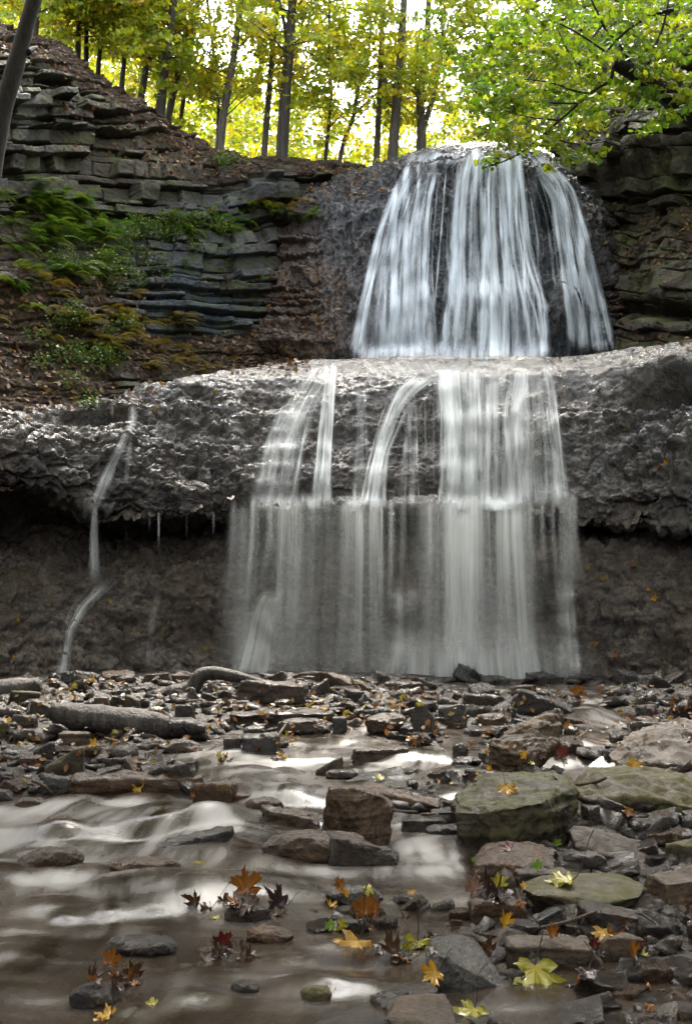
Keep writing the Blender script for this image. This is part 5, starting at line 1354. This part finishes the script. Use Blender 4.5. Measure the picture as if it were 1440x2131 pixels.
# ------------------------------------------------------------------ ferns and bushes on the left wall
def fern_mesh(seed, nfr=9, col=(.06, .16, .014), col2=(.17, .22, .02)):
    rng = np.random.default_rng(seed); VV, FF, CC, n0 = [], [], [], 0
    for k in range(nfr):
        a = rng.uniform(0, 2 * np.pi); L = rng.uniform(.35, .7); up = rng.uniform(.5, 1.1)
        t = np.linspace(.08, 1, 15)
        cx = L * t * math.cos(a); cy = L * t * math.sin(a); cz = L * (up * t - 1.0 * t ** 2)
        dirv = np.array([math.cos(a), math.sin(a), 0]); side = np.array([-math.sin(a), math.cos(a), 0])
        w = .13 * np.sin(np.pi * np.clip(t * .92 + .1, 0, 1)) + .015
        c = np.array(col) + (np.array(col2) - col) * rng.random()
        for i in range(15):
            p = np.array([cx[i], cy[i], cz[i]])
            for sgn in (-1, 1):
                tip = p + side * sgn * w[i] + dirv * .035 - np.array([0, 0, .25 * w[i]])
                VV += [p - dirv * .013, p + dirv * .017, tip]; FF.append([n0, n0 + 1, n0 + 2]); n0 += 3; CC += [c * rng.uniform(.7, 1.3)] * 3
    return np.array(VV), FF, np.array(CC)
def bush_mesh(seed, n=130, r=.36, col=(.04, .11, .012), col2=(.15, .19, .018)):
    rng = np.random.default_rng(seed)
    p = rng.normal(size=(n, 3)); p = p / np.linalg.norm(p, axis=1, keepdims=True) * rng.uniform(.3, 1, (n, 1)) * r * [1, 1, .7]
    p *= (1 + .4 * fbm(p * 4, 2, seed=seed))[:, None]; p[:, 2] += r * .5
    nn = rng.normal(size=(n, 3)) + [0, 0, .8]; nn /= np.linalg.norm(nn, axis=1, keepdims=True)
    V, Fq = leaf_quads(p, nn, rng.uniform(.02, .045, n), rng)
    c = np.array(col) + (np.array(col2) - col) * rng.random((n, 1)) ** 1.5
    return V, Fq.tolist(), rep(c * rng.uniform(.7, 1.2, (n, 1)))
PL = {'fern': [], 'bush': []}
for i in range(5):
    V, Fq, c = fern_mesh(300 + i, 8 + i); o = link('fern', V, Fq, M['fern'], colors=c); PL['fern'].append(o.data); bpy.data.objects.remove(o)
for i in range(3):
    V, Fq, c = fern_mesh(320 + i, 8 + i, (.14, .13, .015), (.24, .17, .02)); o = link('fern', V, Fq, M['fern'], colors=c); PL['fern'].append(o.data); bpy.data.objects.remove(o)
for i in range(4):
    V, Fq, c = bush_mesh(340 + i); o = link('bush', V, Fq, M['fern'], colors=c); PL['bush'].append(o.data); bpy.data.objects.remove(o)
PLANTS = [  # region blobs (cx, cy, sx, sy), n, kind, variants, size, label, group
    ((70, 440, 50, 22), 14, 'fern', (0, 5), (.8, 1.2), 'fern hanging from the terrace above the debris slope near the left edge', 'ferns on the left terrace'),
    ((160, 500, 60, 35), 22, 'fern', (0, 5), (.8, 1.3), 'green fern in the thick patch on the upper debris slope', 'ferns of the upper slope'),
    ((230, 560, 50, 25), 14, 'bush', (0, 4), (.8, 1.3), 'low leafy plant at the lower edge of the fern patch', 'low plants under the ferns'),
    ((330, 485, 55, 14), 20, 'bush', (0, 4), (.8, 1.2), 'bright green plant along the shelf under the layered cliff', 'green plants on the shelf'),
    ((430, 470, 70, 10), 16, 'fern', (0, 5), (.7, 1.1), 'fern along the shelf above the blue shale', 'ferns above the blue shale'),
    ((560, 432, 40, 8), 8, 'fern', (3, 8), (.7, 1.0), 'yellowing fern at the end of the shelf beside the travertine', 'yellow ferns beside the travertine'),
    ((260, 680, 55, 18), 18, 'fern', (5, 8), (.7, 1.1), 'yellow-green fern on the lower terrace under the blue shale', 'yellow ferns of the lower terrace'),
    ((160, 740, 35, 35), 16, 'bush', (0, 4), (.8, 1.3), 'bushy green plant on the debris slope above the ledge', 'bushy plants above the ledge'),
    ((60, 600, 40, 35), 9, 'fern', (4, 8), (.6, 1.0), 'small fern among brown leaves on the debris slope', 'small ferns on the slope'),
    ((340, 745, 50, 14), 8, 'fern', (4, 8), (.5, .8), 'small fern on the dark ledge over the middle tier', 'small ferns on the dark ledge'),
    ((470, 350, 14, 6), 4, 'bush', (0, 4), (.7, 1.0), 'light green sprig on the cliff rim under the tall trunks', 'sprigs on the rim'),
    ((410, 570, 70, 10), 6, 'bush', (0, 4), (.4, .7), 'tiny tuft growing from a crack of the blue shale', 'tufts on the blue shale'),
]
for (cx, cy, sx, sy), n, kind, (v0, v1), (s0, s1), lab, grp in PLANTS:
    for _ in range(int(n * 1.4)):
        h, nr = hit(rl.gauss(cx, sx * 1.15), rl.gauss(cy, sy * 1.2))
        if h is None: continue
        o = bpy.data.objects.new('fern' if kind == 'fern' else 'leafy_plant', None); COL.objects.link(o)
        ch = bpy.data.objects.new('fronds' if kind == 'fern' else 'foliage', PL[kind][rl.randrange(v0, v1)]); COL.objects.link(ch); ch.parent = o
        o.location = h + nr * .03; o.rotation_euler = (rl.gauss(.15, .15), rl.gauss(0, .15), rl.uniform(0, 6.28)); o.scale = (rl.uniform(s0, s1) * .8,) * 3
        tag(o, lab, 'plant', grp)

# ------------------------------------------------------------------ trees on the rim
GAPS = [(480, 85, 40, 55), (450, 20, 45, 40), (760, 250, 38, 75), (715, 205, 22, 40), (560, 190, 18, 90), (650, 265, 22, 50), (640, 110, 16, 35), (735, 40, 18, 40), (905, 250, 30, 34), (945, 175, 30, 40), (520, 120, 20, 40), (700, 310, 30, 25), (425, 110, 22, 40), (780, 160, 20, 60), (850, 290, 25, 30)]
def gap_keep(px, row, rng):
    k = np.ones(len(px))
    for gx_, gy_, rx, ry in GAPS:
        k *= 1 - .84 * np.exp(-(((px - gx_) / rx) ** 2 + ((row - gy_) / ry) ** 2) ** 2)
    return rng.random(len(px)) < k
YEL = np.array([(.25, .31, .010), (.37, .35, .010), (.15, .24, .010), (.52, .38, .012), (.44, .25, .010)])
GRN = np.array([(.062, .13, .005), (.105, .18, .006), (.17, .215, .007), (.26, .25, .009), (.045, .095, .005)])
def crown(clumps, rng, size, pal, wts, dens, gaps=True):
    """clumps: (px,row,Y,rx,ry in px): flattened sprays of leaves"""
    PP, CC = [], []
    for (px, row, Y, rx, ry) in clumps:
        n = int(dens * rx * ry / 100)
        if n < 3: continue
        k = 3 + int(rng.integers(4))          # sprays inside the clump
        cxs = rng.normal(0, .5, k) * rx; cys = rng.normal(0, .5, k) * ry; w = rng.integers(k, size=n)
        qx = px + cxs[w] + rng.normal(0, .33, n) * rx; qy = row + cys[w] + rng.normal(0, .16, n) * ry + .18 * np.abs(qx - px) * rng.normal(0, .3, n)
        qY = Y + rng.normal(0, .45, n) * rx / F * Y * 2
        if gaps:
            m = gap_keep(qx, qy, rng); qx, qy, qY = qx[m], qy[m], qY[m]
        if len(qx) == 0: continue
        PP.append(at(qx, qy, qY))
        base = pal[rng.choice(len(pal), p=wts)]
        c = .55 * base + .45 * pal[rng.choice(len(pal), size=len(qx), p=wts)]
        CC.append(c * rng.uniform(.75, 1.2, (len(qx), 1)))
    P = np.concatenate(PP); C = np.concatenate(CC)
    nn = rng.normal(size=P.shape) * [.75, .75, .55] + [0, -.25, .55]; nn /= np.linalg.norm(nn, axis=1, keepdims=True)
    V, Fq = leaf_quads(P, nn, rng.uniform(.75, 1.25, len(P)) * size, rng, .6)
    return V, Fq, rep(C)

TREES = [ # trunk path px, width px at foot, Y, label, bark
 ([(68, 85), (74, 40), (82, -10), (95, -160), (105, -340)], 22, 25.5, 'grey trunk behind the leaning dark trunk at the upper left corner', 'bark'),
 ([(163, 115), (164, 60), (166, 0), (170, -160), (172, -320)], 13, 26.5, 'straight slim trunk, first of the close pair on the left rim', 'barkd'),
 ([(180, 118), (181, 60), (180, 0), (186, -150), (190, -300)], 11, 27.0, 'straight slim trunk, second of the close pair on the left rim', 'barkd'),
 ([(205, 140), (212, 70), (219, 0), (226, -140), (230, -280)], 10, 27, 'thin dark trunk just right of the close pair on the left rim', 'barkd'),
 ([(254, 172), (264, 80), (276, 0), (290, -140), (300, -280)], 11, 27, 'thin trunk rising where the left slope steepens', 'bark'),
 ([(293, 200), (312, 110), (334, 0), (352, -140), (360, -280)], 15, 27, 'leaning grey trunk above the brown leaf slope', 'bark'),
 ([(334, 222), (348, 110), (363, 0), (376, -140), (380, -300)], 21, 26.5, 'thick trunk wrapped in yellow leaves on the left slope', 'barkd'),
 ([(350, 240), (378, 130), (398, 60), (416, 0), (436, -140), (445, -280)], 15, 27.5, 'slanting trunk crossing behind the thick leafy one', 'bark'),
 ([(374, 270), (386, 180), (402, 75), (412, -20), (420, -200)], 10, 28.5, 'thin trunk above the foot of the brown leaf slope', 'barkd'),
 ([(454, 305), (456, 210), (446, 120), (431, 0), (424, -140), (420, -260)], 9, 28, 'crooked thin trunk leaning back against its thicker neighbour', 'barkd'),
 ([(456, 318), (466, 230), (484, 140), (503, 0), (520, -150), (530, -320)], 19, 26.8, 'pale leaning trunk seen against the white sky gap', 'bark'),
 ([(549, 330), (560, 190), (570, 80), (578, 0), (584, -140), (590, -300)], 14, 27.5, 'slim straight trunk left of the thickest trunk', 'bark'),
 ([(586, 338), (592, 230), (600, 120), (610, 0), (616, -150), (620, -340)], 28, 26.8, 'thickest dark trunk standing straight at the middle of the rim', 'barkd'),
 ([(676, 346), (684, 260), (691, 190), (684, 110), (686, 0), (690, -200)], 9, 28, 'wavy thin trunk right of the thickest trunk', 'barkd'),
 ([(704, 346), (716, 290), (738, 240), (742, 190), (764, 140), (772, 60), (776, -120)], 10, 28, 'sinuous thin trunk bending across the white sky', 'bark'),
 ([(783, 338), (790, 200), (795, 60), (798, -60), (802, -280)], 15, 27.5, 'slim trunk, first left of the wide grey trunk by the fall', 'bark'),
 ([(816, 328), (824, 230), (834, 110), (842, -20), (850, -260)], 24, 26.8, 'wide grey trunk with a short side limb beside the fall', 'bark'),
 ([(876, 318), (877, 260), (872, 205), (884, 120), (892, 20), (898, -200)], 22, 27.2, 'forked trunk splitting low above the lip of the upper fall', 'bark'),
 ([(1098, 320), (1098, 180), (1098, 60), (1094, -40), (1092, -240)], 18, 29, 'trunk half hidden in green leaves behind the top of the fall', 'bark'),
 ([(1162, 330), (1162, 220), (1166, 170), (1168, 40), (1170, -200)], 20, 28, 'trunk half hidden in green leaves right of the fall top', 'bark'),
 ([(1252, 262), (1258, 160), (1262, 40), (1264, -180)], 22, 27.5, 'trunk deep in shade at the top of the right cliff', 'barkd'),
 ([(1392, 130), (1396, 30), (1400, -200)], 20, 25.5, 'reddish trunk at the top corner above the right cliff', 'barkd'),
]
SIDE = {12: [([(596, 70), (590, 40), (583, 10), (570, -60)], .35)], 16: [([(825, 180), (820, 165), (812, 152)], .35)], 17: [([(877, 275), (888, 245), (905, 195), (920, 100), (926, 0), (935, -120)], .62), ([(874, 205), (862, 180), (866, 120), (874, 60)], .4)]}
for ti, (path, wpx, Y, lab, bark) in enumerate(TREES):
    rng = np.random.default_rng(1000 + ti)
    base = at(path[0][0], path[0][1], Y)
    t = empty('tree', lab, 'tree', base)
    r0 = wpx / F * Y * .5
    p3 = pxpath(path, Y); p3 = np.concatenate([[p3[0] - [0, 0, .8]], p3])
    n = len(p3); rad = np.linspace(1.15, .5, n) * r0
    parts = [tube(p3, rad, 10, ti, .15, 6)]
    for sp, k in SIDE.get(ti, []):
        s3 = pxpath(sp, Y); parts.append(tube(s3, np.linspace(1, .5, len(s3)) * r0 * k, 8, ti, .1, 5))
    # limbs and twigs
    clumps = []
    px0 = np.array(path, float)
    for k in range(16):
        s = rng.uniform(.15, 1); i = s * (len(px0) - 1); b = np.array([np.interp(i, np.arange(len(px0)), px0[:, c]) for c in (0, 1)])
        L = rng.uniform(50, 130); sg = rng.choice((-1, 1)); an = rng.uniform(.1, .8)
        dx, dy = sg * L * math.cos(an), -L * math.sin(an); dY = rng.normal() * 1.2
        e = b + [dx, dy]
        s3 = np.array([at(*b, Y), at(*(b + [dx * .5, dy * .62]), Y + dY * .5), at(*e, Y + dY)])
        parts.append(tube(s3, np.array([.16, .11, .04]) * max(r0, .12) * 1.1, 5, k, 0, 3))
        clumps.append((e[0], e[1], Y + dY, rng.uniform(34, 62), rng.uniform(22, 40)))
        clumps.append((b[0] + dx * .6, b[1] + dy * .6, Y + dY * .6, rng.uniform(26, 48), rng.uniform(16, 30)))
    tube_obj('trunk', parts, bark, t)
    # low sprays near the ground, in the understorey around each foot
    for k in range(5):
        clumps.append((path[0][0] + rng.normal() * 50, path[0][1] - rng.uniform(10, 130), Y + rng.uniform(0, 3), rng.uniform(28, 50), rng.uniform(16, 28)))
    right = path[0][0] > 900
    V, Fq, C = crown(clumps, rng, .068, GRN if right else YEL, [.25, .25, .25, .15, .10] if right else [.32, .27, .24, .12, .05], 8.5)
    link('crown', V - np.array(base), Fq, M['leaf'], t, colors=C)

# far woods behind the rim trees, one loose mass of leaves with slim stems
rng = np.random.default_rng(77)
cl = []
for k in range(950):
    px = rng.uniform(-150, 1500); Y = rng.uniform(32, 50)
    top = np.interp(px, [-150, 0, 110, 220, 310, 400, 500, 860, 1100, 1250, 1430], [-60, 60, 90, 170, 220, 300, 335, 325, 310, 260, 80])
    row = top - np.abs(rng.normal()) * 125 + 12
    cl.append((px, row, Y, rng.uniform(20, 46), rng.uniform(14, 34)))
V, Fq, C = crown(cl, rng, .10, YEL, [.34, .32, .18, .12, .04], 5.5)
tag(link('woods', V, Fq, M['leaf'], colors=C), kind='stuff')

def overhead_shade(x0, x1, n, pal, seed):
    """unseen flat leaf sprays, added above the picture to shade the stream"""
    g = np.random.default_rng(seed); k = 60
    c = np.stack([g.uniform(x0, x1, k), np.where(g.random(k) < .62, g.uniform(7, 14.2, k), g.uniform(-7, 7, k)), g.uniform(10.8, 13.4, k)], 1)
    w = g.integers(k, size=n)
    P = c[w] + g.normal(size=(n, 3)) * [1.0, .9, .30]; P[:, 2] = np.maximum(P[:, 2], P[:, 1] * .68 + .85)
    nn = g.normal(size=(n, 3)) * .5 + [0, 0, 1]; nn /= np.linalg.norm(nn, axis=1, keepdims=True)
    V, Fq = leaf_quads(P, nn, g.uniform(.12, .2, n), g)
    return V, Fq, rep(pal[g.integers(len(pal), size=n)] * g.uniform(.8, 1.2, (n, 1)))
# dark leaning trunk in front of the left cliff
t = empty('tree', 'dark leaning trunk crossing the corner in front of the left cliff', 'tree', at(-40, 500, 15))
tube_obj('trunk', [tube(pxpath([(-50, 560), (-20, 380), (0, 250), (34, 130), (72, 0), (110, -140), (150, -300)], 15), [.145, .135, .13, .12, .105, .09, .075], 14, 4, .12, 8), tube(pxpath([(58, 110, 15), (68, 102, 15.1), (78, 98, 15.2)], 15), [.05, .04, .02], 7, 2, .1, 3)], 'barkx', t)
V, Fq, C = overhead_shade(-9, 1.2, 7500, YEL, 901)
link('crown', V - np.array(t.location), Fq, M['leaf'], t, colors=C)  # this crown is only the added leaves, out of view, that block light

# the two leafy trees that lean in from the right
def poly_sample(poly, n, rng):
    poly = np.array(poly, float); lo, hi = poly.min(0), poly.max(0); out = []
    while len(out) < n:
        p = rng.uniform(lo, hi); c = False; j = len(poly) - 1
        for i in range(len(poly)):
            if (poly[i, 1] > p[1]) != (poly[j, 1] > p[1]) and p[0] < (poly[j, 0] - poly[i, 0]) * (p[1] - poly[i, 1]) / (poly[j, 1] - poly[i, 1]) + poly[i, 0]: c = not c
            j = i
        if c: out.append(p)
    return np.array(out)
rng = np.random.default_rng(88)
t = empty('tree', 'leafy tree leaning in from the right with a thick bare dark limb', 'tree', at(1560, 420, 15.5))
Yb = 15.5
limb = [(1640, 520, 16), (1540, 330, 15.8), (1440, 240, 15.6), (1380, 190, 15.5), (1330, 155, 15.5), (1276, 132, 15.4)]
parts = [tube(pxpath(limb, Yb), [.26, .20, .155, .15, .125, .075], 14, 6, .25, 8)]
BR = [([(1284, 136), (1272, 148), (1274, 168), (1248, 178), (1215, 205), (1172, 244)], .035), ([(1172, 244), (1150, 262), (1120, 290), (1085, 318), (1045, 338), (1010, 348)], .018),
      ([(1320, 150), (1300, 110), (1278, 80), (1258, 60)], .03), ([(1258, 60), (1240, 20), (1220, -20)], .02), ([(1400, 20), (1350, 30), (1300, 65), (1262, 105), (1258, 120)], .03),
      ([(1230, 195), (1190, 190), (1150, 170), (1090, 165)], .016), ([(1255, 175), (1220, 150), (1180, 110), (1160, 60)], .018), ([(1160, 250), (1100, 245), (1050, 230)], .012), ([(1135, 278), (1180, 300), (1230, 300), (1280, 290)], .012),
      ([(1340, 165), (1350, 120), (1380, 60), (1390, 0)], .03), ([(1200, 215), (1160, 215), (1100, 210), (1030, 215)], .014), ([(1300, 140), (1250, 100), (1190, 60), (1120, 30)], .02)]
for sp, r in BR: parts.append(tube(pxpath(sp, Yb - .1), np.linspace(r, r * .45, len(sp)), 6, 3, .1, 4))
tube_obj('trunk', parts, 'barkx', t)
cl = []
for p in poly_sample([(1000, 0), (1440, -60), (1520, 240), (1400, 250), (1330, 270), (1290, 300), (1180, 330), (1130, 330), (1090, 290), (1010, 240), (980, 120)], 105, rng):
    cl.append((p[0], p[1], Yb + rng.uniform(-1.2, 1.6), rng.uniform(26, 50), rng.uniform(14, 26)))
for p in ((1012, 345), (1030, 330), (1050, 322), (1020, 338), (1148, 352), (1240, 325), (1260, 315), (1215, 312), (1180, 318), (1090, 315)):
    cl.append((p[0], p[1], Yb, 20, 12)); 
V, Fq, C = crown(cl, rng, .048, GRN, [.30, .28, .22, .12, .08], 9.0, False)
V2, F2, C2 = overhead_shade(-1.2, 9, 7500, GRN, 902)  # extra unseen leaves added to this crown to darken the foreground
V, Fq, C = np.concatenate([V, V2]), np.concatenate([Fq, F2 + len(V)]), np.concatenate([C, C2])
link('crown', V - np.array(t.location), Fq, M['leaf'], t, colors=C)
rng = np.random.default_rng(89)
t = empty('tree', 'green spreading tree whose boughs fill the sky above the fall top', 'tree', at(1420, 130, 22.5))
parts = [tube(pxpath([(1430, 150, 23), (1400, 40, 22.5), (1340, -80, 22), (1260, -200, 21.5)], 22), [.2, .17, .14, .1], 10, 6, .15, 6)]
for k in range(14):
    e = (rng.uniform(930, 1330), rng.uniform(-20, 240)); b = (rng.uniform(1330, 1400), rng.uniform(-80, 30))
    parts.append(tube(np.array([at(*b, 22.3), at((b[0] + e[0]) / 2, (b[1] + e[1]) / 2 - 30, 22), at(*e, 21.6 + rng.normal() * .6)]), [.05, .03, .01], 5, k, .1, 5))
tube_obj('trunk', parts, 'barkd', t)
cl = []
for p in poly_sample([(900, -60), (1480, -80), (1480, 150), (1330, 170), (1260, 240), (1190, 320), (1110, 300), (1040, 290), (985, 280), (965, 200), (930, 110)], 150, rng):
    cl.append((p[0], p[1], 21.5 + rng.uniform(-1.5, 2.5), rng.uniform(26, 54), rng.uniform(14, 28)))
V, Fq, C = crown(cl, rng, .062, GRN, [.22, .26, .28, .16, .08], 8.0, False)
link('crown', V - np.array(t.location), Fq, M['leaf'], t, colors=C)

# ------------------------------------------------------------------ camera, light, sky
cam = bpy.data.objects.new('camera', bpy.data.cameras.new('camera')); COL.objects.link(cam)
cam.location = (0, 0, CAMZ); cam.rotation_euler = (math.pi / 2 + PITCH, 0, 0)
cam.data.sensor_fit = 'VERTICAL'; cam.data.sensor_height = 36; cam.data.lens = F / 2131 * 36
cam.data.clip_start = .05; cam.data.clip_end = 3000
SC.camera = cam

ELEV, AZ = math.radians(57), math.radians(10)      # sun behind the trees, a little to the right
sun = bpy.data.objects.new('sun', bpy.data.lights.new('sun', 'SUN')); COL.objects.link(sun)
sun.data.energy = 1.5; sun.data.angle = math.radians(10); sun.data.color = (1, .91, .77)
d = Vector((math.sin(AZ) * math.cos(ELEV), math.cos(AZ) * math.cos(ELEV), math.sin(ELEV)))
sun.rotation_euler = d.to_track_quat('Z', 'Y').to_euler()
w = bpy.data.worlds.new('World'); SC.world = w; w.use_nodes = True
nt = w.node_tree; bg = nt.nodes['Background']
sky = nt.nodes.new('ShaderNodeTexSky'); sky.sky_type = 'NISHITA'; sky.sun_disc = False
sky.sun_elevation = ELEV; sky.sun_rotation = AZ; sky.dust_density = 4.0; sky.air_density = 1.0; sky.ozone_density = 1.0
hs = nt.nodes.new('ShaderNodeHueSaturation'); hs.inputs['Saturation'].default_value = .22
nt.links.new(sky.outputs[0], hs.inputs['Color']); nt.links.new(hs.outputs[0], bg.inputs['Color'])
bg.inputs['Strength'].default_value = .15

SC.view_settings.view_transform = 'Standard'; SC.view_settings.look = 'None'
SC.view_settings.exposure = 2.8; SC.view_settings.gamma = 1
SC.cycles.transparent_max_bounces = 24; SC.cycles.max_bounces = 8
SC.cycles.use_denoising = True
